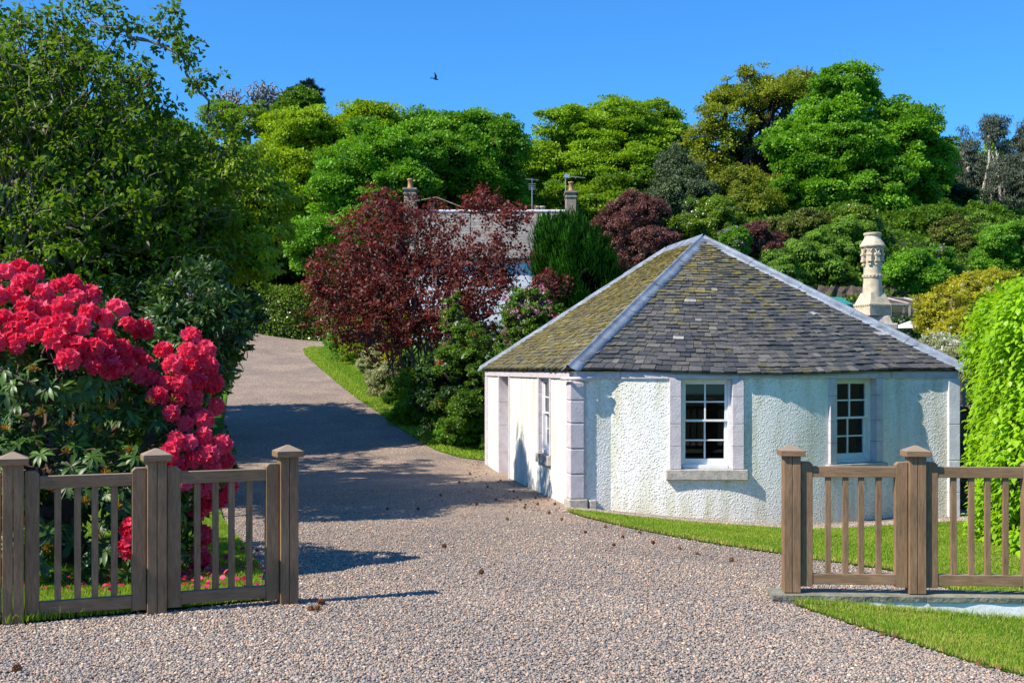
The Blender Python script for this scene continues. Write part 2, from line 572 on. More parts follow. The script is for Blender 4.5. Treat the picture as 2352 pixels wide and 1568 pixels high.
class MB:
    def __init__(self):
        self.v, self.f, self.t = [], [], []

    def add(self, verts, faces, tone=.5):
        o = len(self.v)
        self.v += [tuple(float(c) for c in p) for p in verts]
        self.f += [tuple(i + o for i in f) for f in faces]
        self.t += [tone] * len(faces)

    def box(self, c, s, rz=0, tone=.5, top=1.0):
        """centre, full size, turn about z, top scale"""
        x, y, z = (d / 2 for d in s)
        co, si = math.cos(rz), math.sin(rz)
        vs = []
        for k, q in ((-1, 1.0), (1, top)):
            for a, b in ((-1, -1), (1, -1), (1, 1), (-1, 1)):
                px, py = a * x * q, b * y * q
                vs.append((c[0] + px * co - py * si, c[1] + px * si + py * co, c[2] + k * z))
        self.add(vs, [(3, 2, 1, 0), (4, 5, 6, 7), (0, 1, 5, 4), (1, 2, 6, 5), (2, 3, 7, 6), (3, 0, 4, 7)], tone)

    def bar(self, a, b, r, n=6, r2=None, tone=.5):
        self.tube([a, b], [r, r if r2 is None else r2], n, tone)

    def tube(self, pts, rad, n=6, tone=.5, caps=True):
        P = [Vector(tuple(float(c) for c in p)) for p in pts]
        vs, fs = [], []
        for i, p in enumerate(P):
            d = (P[min(i + 1, len(P) - 1)] - P[max(i - 1, 0)])
            if d.length < 1e-6:
                d = Vector((0, 0, 1))
            d.normalize()
            u = d.cross(Vector((0, 0, 1)) if abs(d.z) < .9 else Vector((1, 0, 0))).normalized()
            w = d.cross(u)
            for k in range(n):
                a = 2 * math.pi * k / n
                vs.append(p + (u * math.cos(a) + w * math.sin(a)) * rad[i])
        for i in range(len(P) - 1):
            for k in range(n):
                k2 = (k + 1) % n
                fs.append((i * n + k, i * n + k2, (i + 1) * n + k2, (i + 1) * n + k))
        if caps:
            fs.append(tuple(range(n - 1, -1, -1)))
            fs.append(tuple((len(P) - 1) * n + k for k in range(n)))
        self.add(vs, fs, tone)

    def lathe(self, c, prof, n=24, tone=.5, sides_rot=0.0):
        vs, fs = [], []
        for r, z in prof:
            for k in range(n):
                a = 2 * math.pi * k / n + sides_rot
                vs.append((c[0] + r * math.cos(a), c[1] + r * math.sin(a), c[2] + z))
        for i in range(len(prof) - 1):
            for k in range(n):
                k2 = (k + 1) % n
                fs.append((i * n + k, i * n + k2, (i + 1) * n + k2, (i + 1) * n + k))
        fs.append(tuple(range(n - 1, -1, -1)))
        fs.append(tuple((len(prof) - 1) * n + k for k in range(n)))
        self.add(vs, fs, tone)

    def build(self, name, mat, parent=None, smooth=False, bevel=0, crease=0):
        me = bpy.data.meshes.new(name)
        me.from_pydata(self.v, [], self.f)
        if smooth:
            me.polygons.foreach_set('use_smooth', [True] * len(me.polygons))
            if crease:
                me.set_sharp_from_angle(angle=crease)
        at_ = me.attributes.new('tone', 'FLOAT', 'FACE')
        at_.data.foreach_set('value', self.t)
        o = put(name, me, mat, parent)
        if bevel:
            bv = o.modifiers.new('bevel', 'BEVEL')
            bv.width = bevel
            bv.segments = 2
            bv.limit_method = 'ANGLE'
        return o


def copy_tree(o, parent=None):
    c = o.copy()
    link(c)
    if parent is not None:
        c.parent = parent
    for ch in list(o.children):
        copy_tree(ch, c)
    return c


# leaf templates: local x = width, y = length, z = normal
T_SMALL = (np.array([(0, 0, 0), (.36, .5, .10), (0, 1, 0), (-.36, .5, .10)], float), np.array([(0, 1, 2, 3)]))
T_BROAD = (np.array([(0, 0, 0), (.30, .28, .08), (.33, .62, .05), (0, 1.0, -.16), (-.33, .62, .05), (-.30, .28, .08),
                     (0, .3, -.02), (0, .66, -.05)], float),
           np.array([(0, 1, 6, 5), (6, 1, 2, 7), (5, 6, 7, 4), (4, 7, 2, 3)]))
T_LONG = (np.array([(0, 0, 0), (.13, .35, .05), (.14, .7, -.02), (0, 1.0, -.22), (-.14, .7, -.02), (-.13, .35, .05),
                    (0, .35, .0), (0, .7, -.07)], float),
          np.array([(0, 1, 6, 5), (6, 1, 2, 7), (5, 6, 7, 4), (4, 7, 2, 3)]))
T_LEAF = (T_BROAD[0] * np.array([.85, 1, 1.5]), T_BROAD[1])
T_NEEDLE = (np.array([(-.10, 0, 0), (.10, 0, 0), (.06, 1, .1), (-.06, 1, .1)], float), np.array([(0, 1, 2, 3)]))


def unit(a):
    return a / np.maximum(np.linalg.norm(a, axis=-1, keepdims=True), 1e-9)


def leaves_mesh(name, P, D, Nn, size, tone, tmpl, smooth=False):
    T, Fq = tmpl
    Yv = unit(D)
    Xv = unit(np.cross(Yv, Nn))
    Zv = np.cross(Xv, Yv)
    Rm = np.stack([Xv, Yv, Zv], 1)                       # rows = local axes
    V = P[:, None, :] + size[:, None, None] * np.einsum('kj,njl->nkl', T, Rm)
    n, k = len(P), len(T)
    Fa = (Fq[None] + (np.arange(n) * k)[:, None, None]).reshape(-1, Fq.shape[1])
    tn = np.repeat(tone, len(Fq))
    return raw_mesh(name, V.reshape(-1, 3), Fa, {'tone': np.clip(tn, 0, 1)}, smooth)


def lobe_px(cx, cy, rx, ry, Y, dy=0.0, depth=None):
    c = at(cx, cy, Y + dy)
    s = (Y + dy) / FPX
    return np.array([*c, rx * s, (depth if depth is not None else (rx + ry) * .5 * s), ry * s])


def shell_points(lobes, n, rng, lo=.72, hi=1.03, zmin=None, face=None):
    Ls = np.array(lobes)
    area = Ls[:, 3] * Ls[:, 5] + Ls[:, 3] * Ls[:, 4] + Ls[:, 4] * Ls[:, 5]
    out, dirs = [], []
    while sum(len(o) for o in out) < n:
        k = rng.choice(len(Ls), size=n, p=area / area.sum())
        d = unit(rng.normal(size=(n, 3)))
        r = rng.uniform(lo, hi, n)
        p = Ls[k, :3] + d * Ls[k, 3:] * r[:, None]
        ok = np.ones(n, bool)
        for j, l in enumerate(Ls):
            q = np.linalg.norm((p - l[:3]) / l[3:], axis=1)
            ok &= ~((q < lo * .9) & (k != j))
        if zmin is not None:
            ok &= p[:, 2] > zmin
        else:
            ok &= p[:, 2] > gz(p[:, 0], p[:, 1]) + .05
        if face is not None:                              # fewer on the side that turns away from everything
            ok &= (d @ np.array(face) > -.35) | (rng.random(n) < .3)
        out.append(p[ok])
        dirs.append(d[ok])
        if ok.mean() < .02:
            break
    return np.concatenate(out)[:n], np.concatenate(dirs)[:n]


def branch_net(root, fork, tips, rng, twig, jitter, power=.5, maxr=None):
    """joins every tip to a nearer node, radii by how much each stretch carries"""
    pts = np.vstack([root, fork, tips])
    dist = np.linalg.norm(pts - fork, axis=1)
    order = [0, 1] + [i for i in np.argsort(dist) if i > 1]
    par = np.full(len(pts), -1)
    par[1] = 0
    done = [1]
    for i in order[2:]:
        c = np.array(done)
        d = np.linalg.norm(pts[c] - pts[i], axis=1)
        score = d + .22 * dist[c]
        par[i] = c[np.argmin(score)]
        done.append(i)
    cnt = np.ones(len(pts))
    for i in order[::-1]:
        if par[i] >= 0:
            cnt[par[i]] += cnt[i]
    rad = twig * cnt ** power
    if maxr:
        rad = np.minimum(rad, maxr)
    mb = MB()
    for i in range(1, len(pts)):
        a, b = pts[par[i]], pts[i]
        ra, rb = min(rad[par[i]], rad[i] * 1.35), rad[i]
        if i == 1:
            ra = rad[1] * 1.25
        ln = np.linalg.norm(b - a)
        m1 = a + (b - a) * .35 + rng.normal(size=3) * jitter * ln
        m2 = a + (b - a) * .7 + rng.normal(size=3) * jitter * ln * .8
        m2[2] += .05 * ln
        mb.tube([a, m1, m2, b], [ra, ra * .7 + rb * .3, ra * .35 + rb * .65, rb * .8 if i > 1 else rb],
                8 if rb > .12 else (5 if rb > .03 else 3), caps=False)
    return mb


TREE_SEED = [11]


def tree(name, label, cat, lobes, base, leaf, bark, clumps=120, per=160, cr=.8, ls=.16, twig=.02, flat=.6,
         mode='out', fork=None, lo=.7, hi=1.02, tmpl=T_SMALL, group=None, inner=40, tonev=.5, power=.5,
         jitter=.07, crown='crown', trunk='trunk', maxr=.42, flowers=None, face=None, updir=.5, zmin=None, boughs=0, br=.34, fine=True, limbs=0, limb_r=.03):
    TREE_SEED[0] += 7
    rng = np.random.RandomState(TREE_SEED[0])
    base = np.array(base, float)
    o = empty(name, base, label, cat, group)
    lobes = [np.array(l_, float) for l_ in lobes]
    for l_ in lobes:
        l_[2] = max(l_[2], float(gz(l_[0], l_[1])) + .25 * l_[5])
    if fine:
        clumps, per, cr, ls = int(clumps * 2.9), int(per * (1.35 if base[1] > 40 else 1.1)), cr * .44, ls * (.46 if base[1] > 40 else .54)
    if boughs:
        bc, bd = shell_points(lobes, boughs, rng, .62, .93, zmin=zmin)
        mr = np.mean(np.array(lobes)[:, 3:])
        rr = mr * br * rng.uniform(.6, 1.35, len(bc))
        sub = [np.array([*c_, r_ * 1.1, r_ * 1.1, r_ * .85]) for c_, r_ in zip(bc, rr)]
        n1 = int(clumps * .9)
        C, Dr = shell_points(sub, n1 * 2, rng, .78, 1.05, zmin=zmin)
        keep = (Dr[:, 2] > -.25) | (rng.random(len(C)) < .25)
        C, Dr = C[keep][:n1], Dr[keep][:n1]
        C3, D3 = shell_points(lobes, clumps - n1, rng, .5, .85, zmin=zmin)
        C, Dr = np.vstack([C, C3]), np.vstack([Dr, D3])
    else:
        C, Dr = shell_points(lobes, clumps, rng, lo, hi, zmin=zmin, face=face)
    Ls = np.array(lobes)
    if fork is None:
        wts = Ls[:, 3] * Ls[:, 5]
        cc = (Ls[:, :3] * wts[:, None]).sum(0) / wts.sum()
        fork = base * .45 + cc * .55
    fork = np.array(fork, float)
    inn, _ = shell_points(lobes, inner, rng, .1, .65, zmin=-9)
    inn = inn[inn[:, 2] > base[2] + .2]
    mb = branch_net(base, fork, np.vstack([inn, C]), rng, twig, jitter, power, maxr)
    if limbs:
        far = np.argsort(-np.linalg.norm(C - fork, axis=1) + rng.normal(size=len(C)) * 1.2)[:limbs * 3]
        for i_ in rng.choice(far, limbs, replace=False):
            f0 = fork + rng.normal(size=3) * np.array([.5, .5, .3])
            e0_ = C[i_]
            ln = np.linalg.norm(e0_ - f0)
            pts_ = []
            for q_ in np.linspace(0, 1, 9):
                pts_.append(f0 * (1 - q_) + e0_ * q_ + np.array([0, 0, .09 * ln * math.sin(q_ * math.pi)]) + rng.normal(size=3) * .012 * ln)
            mb.tube(pts_, [limb_r * (1 - .85 * q_) * rng.uniform(.9, 1.1) for q_ in np.linspace(0, 1, 9)], 5, caps=False)
            for _ in range(5):
                q_ = rng.randint(3, 8)
                d0_ = unit(np.array(pts_[q_]) - np.array(pts_[q_ - 1]) + rng.normal(size=3) * .28 * ln / 8)
                mb.tube([pts_[q_], pts_[q_] + d0_ * ln * .07, pts_[q_] + d0_ * ln * .14 + [0, 0, .02 * ln]], [limb_r * .28, limb_r * .2, limb_r * .08], 3, caps=False)
    tr = mb.build(trunk, bark, None, smooth=True)
    tr.data.transform(__import__('mathutils').Matrix.Translation(-Vector(base)))
    tr.parent = o
    C = C + Dr * (np.abs(rng.normal(size=(len(C), 1))) * cr * .5)
    # leaves
    n = len(C) * per
    k = np.repeat(np.arange(len(C)), per)
    crk = (cr * rng.uniform(.6, 1.35, len(C)))[k]
    d = unit(rng.normal(size=(n, 3)))
    d[:, 2] = np.where(rng.random(n) < .6, np.abs(d[:, 2]), d[:, 2])
    r = rng.random(n) ** .42
    off = d * r[:, None] * crk[:, None] * np.array([1, 1, flat])
    P = C[k] + off
    outw = unit(off + Dr[k] * cr * .4)
    up = np.array([0, 0, 1.0])
    Nn = unit(outw * .45 + unit(Dr[k] + (rng.normal(size=(len(C), 3)) * .45)[k]) * .5 + up * updir + rng.normal(size=(n, 3)) * .4)
    rnd = unit(rng.normal(size=(n, 3)))
    if mode == 'out':
        D = unit(outw + rnd * .9 - up * .15)
    elif mode == 'down':
        D = unit(outw * .5 - up * .9 + rnd * .45)
    elif mode == 'droop':
        D = unit(outw * .7 + rnd * .75 - up * .4)
    elif mode == 'up':
        D = unit(up * 1.1 + outw * .5 + rnd * .35)
        Nn = unit(outw + rnd * .3)
    else:
        D = rnd
    size = ls * rng.uniform(.6, 1.3, n)
    tone = tonev + rng.normal(size=n) * .17 + (rng.normal(size=len(C)) * .26)[k]
    P = P - base
    put(crown, leaves_mesh(crown, P, D, Nn, size, tone, tmpl), leaf, o)
    if flowers:
        for (fname, fmat, cnt, fs, fr, sel) in flowers:
            idx = [i for i in range(len(C)) if sel is None or sel(C[i])]
            if not idx:
                continue
            ci = rng.choice(idx, cnt)
            m = 14
            kk = np.repeat(np.arange(cnt), m)
            dd = unit(rng.normal(size=(cnt * m, 3)) + np.array([0, 0, .4]))
            ctr = C[ci] + unit(rng.normal(size=(cnt, 3)) + np.array([-.3, -.9, .5])) * cr * np.array([1, 1, flat]) * .9 - base
            put(fname, leaves_mesh(fname, ctr[kk] + dd * fr, dd + rng.normal(size=dd.shape) * .5, rng.normal(size=dd.shape),
                                   fs * rng.uniform(.7, 1.2, len(dd)), rng.random(len(dd)), T_SMALL), fmat, o)
    return o


# ------------------------------------------------------------------ ground, drive, lawns
def terrain():
    xs = np.concatenate([np.linspace(-400, -60, 12), np.linspace(-58, 58, 117), np.linspace(60, 400, 12)])
    ys = np.concatenate([np.linspace(-60, -2, 10), np.arange(0, 80, .75), np.linspace(80, 130, 21), np.linspace(150, 600, 8)])
    X, Y = np.meshgrid(xs, ys)
    Z = gz(X, Y) - .05
    nx, ny = len(xs), len(ys)
    i = np.arange(nx * ny).reshape(ny, nx)
    Fq = np.stack([i[:-1, :-1], i[:-1, 1:], i[1:, 1:], i[1:, :-1]], -1).reshape(-1, 4)
    o = put("ground", raw_mesh("ground", np.stack([X, Y, Z], -1).reshape(-1, 3), Fq, smooth=True), M['ground'])
    tag(o, kind='structure')


terrain()


def sheet(name, rows, lift, mat, ncol=24):
    """rows = list of (a, b) end points in plan; surface follows the ground"""
    A = np.array([r[0] for r in rows], float)
    B = np.array([r[1] for r in rows], float)
    t = np.linspace(0, 1, ncol)
    P = A[:, None] * (1 - t)[None, :, None] + B[:, None] * t[None, :, None]
    Z = gz(P[..., 0], P[..., 1]) + lift
    V = np.concatenate([P, Z[..., None]], -1).reshape(-1, 3)
    n = len(rows)
    i = np.arange(n * ncol).reshape(n, ncol)
    Fq = np.stack([i[:-1, :-1], i[:-1, 1:], i[1:, 1:], i[1:, :-1]], -1).reshape(-1, 4)
    o = put(name, raw_mesh(name, V, Fq, smooth=True), mat)
    return tag(o, kind='structure')


strip_px = [(1112, 1058), (1060, 1052), (1000, 1034), (960, 1012), (900, 972), (860, 942), (815, 912), (770, 876),
            (725, 838), (700, 815), (696, 803), (715, 797)]
strip_w = np.array([ghit(*p) for p in strip_px])
STRIP = strip_w[np.argsort(strip_w[:, 1])]


def strip_x(Y):
    return np.interp(Y, STRIP[:, 1], STRIP[:, 0])


DR_Y = [2, 8.55, 8.8, 10.5, 15, 22, 40, 50, 51.5, 53.4]
DR_XL = [-14, -14, -14, -14, -14, -15, -16, -17, -19, -22]
DR_XR = [14, 14, 14, 14, 14, 12, 1.5, -5.2, -5.0, -4.6]


def drive_x(Y):
    return np.interp(Y, DR_Y, DR_XL), np.interp(Y, DR_Y, DR_XR)


rows = []
for y in np.concatenate([np.linspace(2, 8.55, 16), np.linspace(8.6, 8.8, 3), np.linspace(9.1, 53.4, 110)]):
    a, b = drive_x(y)
    if y > 25.3:
        b = min(b, strip_x(y) + 1.2)
    rows.append(((a, y), (b, y)))
sheet("driveway", rows, 0.0, M['gravel'], 280)

# long lawn strip beside the drive (left edge taken from the bend to the cottage corner)
rows = []
for y in np.linspace(STRIP[0, 1], STRIP[-1, 1], 60):
    x = strip_x(y)
    rows.append(((x, y), (x + 5.0, y)))
sheet("lawn_strip", rows, .012, M['lawn'], 20)

# lawn between the fence and the cottage
bl_px = [(1292, 1172), (1340, 1188), (1450, 1215), (1620, 1247), (1790, 1273), (1870, 1287), (1960, 1298), (2050, 1312)]
BL = np.array([ghit(*p) for p in bl_px])
BL = np.vstack([BL, [BL[-1][0] + .25, 9.5], [12, 9.5]])


def bl_near(X):
    return np.interp(X, BL[:, 0], BL[:, 1])


def bl_far(X):
    return np.interp(X, [.7, 1.2, 1.6, 2.6, 4.6, 6.2, 7.2, 12], [16.75, 16.72, 16.45, 16.3, 16.6, 17.4, 17.7, 18.5])


rows = []
for x in np.concatenate([np.linspace(BL[0, 0], 4, 50), np.linspace(4.1, 12, 30)]):
    rows.append(((x, bl_near(x)), (x, max(bl_far(x), bl_near(x) + .01))))
sheet("cottage_lawn", rows, .012, M['lawn'], 24)

# lawn in front of the low wall
fl_px = [(1800, 1382), (1880, 1410), (1950, 1434), (2020, 1455), (2100, 1482), (2230, 1524), (2352, 1556)]
FL = np.array([ghit(*p) for p in fl_px])
FL = np.vstack([FL, [8, 5.5]])


def fl_near(X):
    return np.interp(X, FL[:, 0], FL[:, 1])


rows = []
for x in np.concatenate([np.linspace(FL[0, 0], 3.2, 30), np.linspace(3.3, 8, 20)]):
    rows.append(((x, fl_near(x)), (x, max(9.18, fl_near(x) + .01))))
sheet("verge_lawn", rows, .012, M['lawn'], 24)

# lawn behind the left fence
LL_X = [-14, -3.5, -3.3, -2.6, -2.2, -1.85]
LL_Y = [7.7, 7.8, 7.85, 8.25, 8.5, 8.72]
ll_right_y = np.array([8.72, 9.4, 10.5, 15, 22, 40, 50])
ll_right_x = np.array([-1.78, -2.0, -2.25, -3.7, -5.6, -9.6, -12.0])
rows = []
for x in np.concatenate([np.linspace(-14, -3.6, 12), np.linspace(-3.5, -1.8, 40)]):
    y0 = np.interp(x, LL_X, LL_Y)
    y1 = np.interp(-x, -ll_right_x, ll_right_y)
    rows.append(((x, y0), (x, max(y1, y0 + .02))))
sheet("left_lawn", rows, .024, M['lawn'], 150)


# ------------------------------------------------------------------ gravel stones and grass blades
def ico():
    p = (1 + 5 ** .5) / 2
    v = np.array([(-1, p, 0), (1, p, 0), (-1, -p, 0), (1, -p, 0), (0, -1, p), (0, 1, p), (0, -1, -p), (0, 1, -p),
                  (p, 0, -1), (p, 0, 1), (-p, 0, -1), (-p, 0, 1)], float)
    f = np.array([(0, 11, 5), (0, 5, 1), (0, 1, 7), (0, 7, 10), (0, 10, 11), (1, 5, 9), (5, 11, 4), (11, 10, 2), (10, 7, 6),
                  (7, 1, 8), (3, 9, 4), (3, 4, 2), (3, 2, 6), (3, 6, 8), (3, 8, 9), (4, 9, 5), (2, 4, 11), (6, 2, 10),
                  (8, 6, 7), (9, 8, 1)])
    return unit(v), f


def scatter_stones(name, P, size, rng):
    V0, F0 = ico()
    n = len(P)
    jit = 1 + rng.uniform(-.22, .22, (n, 12, 1))
    sc = np.stack([rng.uniform(.75, 1.35, n), rng.uniform(.6, 1.1, n), rng.uniform(.4, .75, n)], -1)
    V = V0[None] * jit * sc[:, None]
    a = rng.uniform(0, 2 * np.pi, n)
    tl = rng.normal(0, .3, n)
    c, s, ct, st = np.cos(a), np.sin(a), np.cos(tl), np.sin(tl)
    R1 = np.zeros((n, 3, 3))
    R1[:, 0, 0], R1[:, 0, 1], R1[:, 1, 0], R1[:, 1, 1], R1[:, 2, 2] = c, -s, s, c, 1
    R2 = np.zeros((n, 3, 3))
    R2[:, 0, 0], R2[:, 1, 1], R2[:, 1, 2], R2[:, 2, 1], R2[:, 2, 2] = 1, ct, -st, st, ct
    Rm = np.einsum('nij,njk->nik', R1, R2)
    V = np.einsum('nij,nkj->nki', Rm, V) * size[:, None, None] * .5 + P[:, None]
    Fa = (F0[None] + (np.arange(n) * 12)[:, None, None]).reshape(-1, 3)
    tone = np.repeat(np.clip(rng.beta(1.6, 1.9, n) + .07 * np.sin(P[:, 0] * 1.3 + 2 * np.sin(P[:, 1] * .7)) * np.sin(P[:, 1] * 1.1 + P[:, 0] * .4), 0, 1), 20)
    o = put(name, raw_mesh(name, V.reshape(-1, 3), Fa, {'tone': tone}, True), M['stone'])
    return tag(o, "loose grey and pinkish pebbles covering the driveway", "gravel", kind='stuff')


def on_gravel(x, y):
    xl, xr = drive_x(y)
    ok = (x > xl) & (x < xr)
    ok &= ~((x > BL[0, 0]) & (y > bl_near(x)))
    ok &= ~((x > FL[0, 0]) & (y > fl_near(x)) & (y < 9.55))
    ok &= ~((x < -1.8) & (y > np.interp(x, LL_X, LL_Y)) & (y < np.interp(-x, -ll_right_x, ll_right_y)))
    ok &= ~((y > STRIP[0, 1]) & (x > strip_x(y)))
    return ok


rng = np.random.RandomState(5)
P = []
for y0, y1, dens in ((6.0, 7.6, 7400), (7.6, 9.2, 6200), (9.2, 11.5, 4000), (11.5, 15, 1500), (15, 20, 500)):
    hw = y1 * .455
    x0, x1 = -hw - .1, hw + .1
    n = int((x1 - x0) * (y1 - y0) * dens)
    x, y = rng.uniform(x0, x1, n), rng.uniform(y0, y1, n)
    k = on_gravel(x, y)
    P.append(np.stack([x[k], y[k], np.full(k.sum(), y0)], -1))
P = np.vstack(P)
size = rng.lognormal(math.log(.0140), .32, len(P)).clip(.007, .042)
Z = gz(P[:, 0], P[:, 1]) + rng.uniform(-.001, .010, len(P))
scatter_stones("gravel", np.stack([P[:, 0], P[:, 1], Z], -1), size, rng)


def blades(name, x, y, h, w, rng, lift=.02, lean=.45, label=None, tone=None):
    n = len(x)
    z = gz(x, y) + lift
    P = np.stack([x, y, z], -1)
    a = rng.uniform(0, 2 * np.pi, n)
    side = np.stack([np.cos(a), np.sin(a), np.zeros(n)], -1) * (w * rng.uniform(.6, 1.3, n))[:, None] * .5
    ln = rng.normal(0, lean, (n, 3))
    ln[:, 2] = 1
    tip = P + unit(ln) * (h * rng.uniform(.5, 1.25, n))[:, None]
    mid = P + unit(ln * np.array([.55, .55, 1])) * (h * .5)[:, None] if np.ndim(h) else P + unit(ln * np.array([.55, .55, 1])) * h * .5
    V = np.stack([P - side, P + side, mid + side * .7, tip, mid - side * .7], 1).reshape(-1, 3)
    F3 = (np.array([[0, 1, 2, 4]])[None] + (np.arange(n) * 5)[:, None, None]).reshape(-1, 4)
    F4 = (np.array([[4, 2, 3, 3]])[None] + (np.arange(n) * 5)[:, None, None]).reshape(-1, 4)
    # triangles: split everything to triangles for one face size
    tri = np.concatenate([F3[:, [0, 1, 2]], F3[:, [0, 2, 3]], F4[:, [0, 1, 2]]])
    tn = tone if tone is not None else rng.normal(.5, .22, n)
    o = put(name, raw_mesh(name, V, tri, {'tone': np.clip(np.concatenate([tn, tn, tn]), 0, 1)}), M['grass'])
    return tag(o, label, "grass", kind='stuff')


def fill(x0, x1, y0, y1, n, test, rng):
    x, y = rng.uniform(x0, x1, n), rng.uniform(y0, y1, n)
    k = test(x, y)
    return x[k], y[k]


def stripe(x, y, rng):
    pt = np.sin(x * 2.3 + 1.7 * np.sin(y * 1.9)) * np.sin(y * 2.9 + x * 1.1)
    dry = rng.random(len(x)) < .22 * np.clip(pt, 0, 1)
    return np.where(dry, .97, 0) + ~dry * (.5 + .10 * np.sin(x * 5.2 + y * .6) + rng.normal(0, .2, len(x)) + .12 * pt)


rng = np.random.RandomState(9)
x, y = fill(1.9, 4.6, 5.9, 9.2, 78000, lambda x, y: y > fl_near(x) + rng.uniform(-.03, .03, len(x)), rng)
edge = (y - fl_near(x) < .06) | (y > 9.05)
h = np.where(y > 9.05, .07, np.where(edge, .045, .032))
blades("verge_grass", x, y, h, .0055, rng, label="short mown grass of the verge before the low white wall",
       tone=np.where((y - fl_near(x) < rng.exponential(.035, len(x))) | (rng.random(len(x)) < .12), 1.0, stripe(x, y, rng)))
x, y = fill(.6, 8, 9.5, 18, 330000, lambda x, y: (y > bl_near(x) + rng.uniform(-.03, .03, len(x))) & (y < bl_far(x) - .28) & (x < y * .46), rng)
blades("cottage_grass", x, y, np.where(y - bl_near(x) < .08, .06, .035), .009, rng,
       label="mown grass between the fence and the white cottage",
       tone=np.where((y - bl_near(x) < rng.exponential(.05, len(x))) | (rng.random(len(x)) < .07), 1.0, stripe(x, y, rng)))
x, y = fill(-6, -1.7, 7.7, 16, 260000, lambda x, y: (y > np.interp(x, LL_X, LL_Y) - .02) & (y < np.interp(-x, -ll_right_x, ll_right_y)) & (x > -y * .47), rng)
blades("left_grass", x, y, np.where(y < np.interp(x, LL_X, LL_Y) + .3, .085, .05), .008, rng, label="grass growing under the left fence")
x, y = fill(-12, 4, STRIP[0, 1], STRIP[-1, 1], 420000, lambda x, y: (x > strip_x(y)) & (x < strip_x(y) + 2.8), rng)
blades("strip_grass", x, y, .05, .022, rng, label="mown grass strip curving beside the drive",
       tone=.55 + .16 * np.sign(np.sin((x - strip_x(y)) * 5.5)) + rng.normal(0, .16, len(x)))

# ------------------------------------------------------------------ the white cottage
TH = math.radians(10.3)
U = np.array([math.cos(TH), math.sin(TH)])
Vv = np.array([-math.sin(TH), math.cos(TH)])
A0 = np.array([.843, 17.0])
W, LD = 6.20, 8.2
EZ = 1.715                      # eaves height
AP = EZ + 2.27                  # ridge height


def cp(s, t, z=0.0):
    p = s * U + t * Vv
    return np.array([p[0], p[1], z])


cottage = empty("cottage", (A0[0], A0[1], 0), "low white roughcast cottage with mossy slate hipped roof and bowed front wall",
                "cottage")
# all cottage parts are modelled relative to the corner A0
S0, S1, SAG = .62, 5.02, .52
RR = ((S1 - S0) ** 2 / 4 + SAG ** 2) / (2 * SAG)
SC = (S0 + S1) / 2


def bow(s):
    """how far the front stands forward at s"""
    s = np.asarray(s, float)
    q = np.sqrt(np.maximum(RR ** 2 - (s - SC) ** 2, 0)) - (RR - SAG)
    return np.where((s > S0) & (s < S1), q, 0)


def bow_ang(s):
    return math.asin((s - SC) / RR) if S0 < s < S1 else 0.0


INS = .055                      # wall stands in from the slate edge
WZ0, WZ1 = -1.3, EZ - .035


def wall_pt(s, out=0.0, z=0.0):
    """point on the front wall face, out metres proud of it"""
    a = bow_ang(s)
    b = float(bow(s))
    return cp(s + math.sin(a) * out, INS - b - math.cos(a) * out, z)


win1 = dict(s=1.93, w=.74, z0=.26, z1=1.565)
win2 = dict(s=4.33, w=.80, z0=.30, z1=1.565)


def grid_wall(path, zs, holes, mb, thick=None):
    """path: list of plan params; holes: (i0,i1,z0,z1) -> skip"""
    P = [np.array([path(a, z) for z in zs]) for a in path.params]
    n, m = len(path.params), len(zs)
    vs = [tuple(P[i][j]) for i in range(n) for j in range(m)]
    fs = []
    for i in range(n - 1):
        for j in range(m - 1):
            a = (path.params[i] + path.params[i + 1]) / 2
            z = (zs[j] + zs[j + 1]) / 2
            if any(h[0] < a < h[1] and h[2] < z < h[3] for h in holes):
                continue
            fs.append((i * m + j, (i + 1) * m + j, (i + 1) * m + j + 1, i * m + j + 1))
    mb.add(vs, fs)


class Path:
    def __init__(self, fn, params):
        self.fn, self.params = fn, sorted(set(round(float(p), 4) for p in params))

    def __call__(self, a, z):
        return self.fn(a, z)


wall = MB()
hz = [win1['z0'], win1['z1'], win2['z0']]
zs = sorted(set([WZ0, -.6, 0, .6, 1.0, 1.3, WZ1] + hz))
cuts = []
for w in (win1, win2):
    cuts += [w['s'] - w['w'] / 2 * math.cos(bow_ang(w['s'])), w['s'] + w['w'] / 2 * math.cos(bow_ang(w['s']))]
front = Path(lambda a, z: wall_pt(a, 0, z), list(np.linspace(INS, W - INS, 60)) + [S0, S1] + cuts)
grid_wall(front, zs, [(cuts[0], cuts[1], win1['z0'], win1['z1']), (cuts[2], cuts[3], win2['z0'], win2['z1'])], wall)
# left wall with a door and a window
wl = dict(t0=1.66, t1=2.48, z0=.33, z1=1.565)
dl = dict(t0=5.30, t1=6.42, z0=-.45, z1=1.565)
left = Path(lambda a, z: cp(INS, a, z), [INS, wl['t0'], wl['t1'], dl['t0'], dl['t1'], LD - INS])
zs2 = sorted(set([WZ0, dl['z0'], .33, .8, wl['z1'], WZ1]))
tmp = MB()
grid_wall(left, zs2, [(wl['t0'], wl['t1'], wl['z0'], wl['z1']), (dl['t0'], dl['t1'], dl['z0'], dl['z1'])], tmp)
wall.add(tmp.v, [tuple(reversed(f)) for f in tmp.f])
for a, b in (((W - INS, INS), (W - INS, LD - INS)), ((W - INS, LD - INS), (INS, LD - INS))):
    wall.add([cp(*a, WZ0), cp(*b, WZ0), cp(*b, WZ1), cp(*a, WZ1)], [(0, 1, 2, 3)])
wall.build("wall", M['roughcast'], cottage)
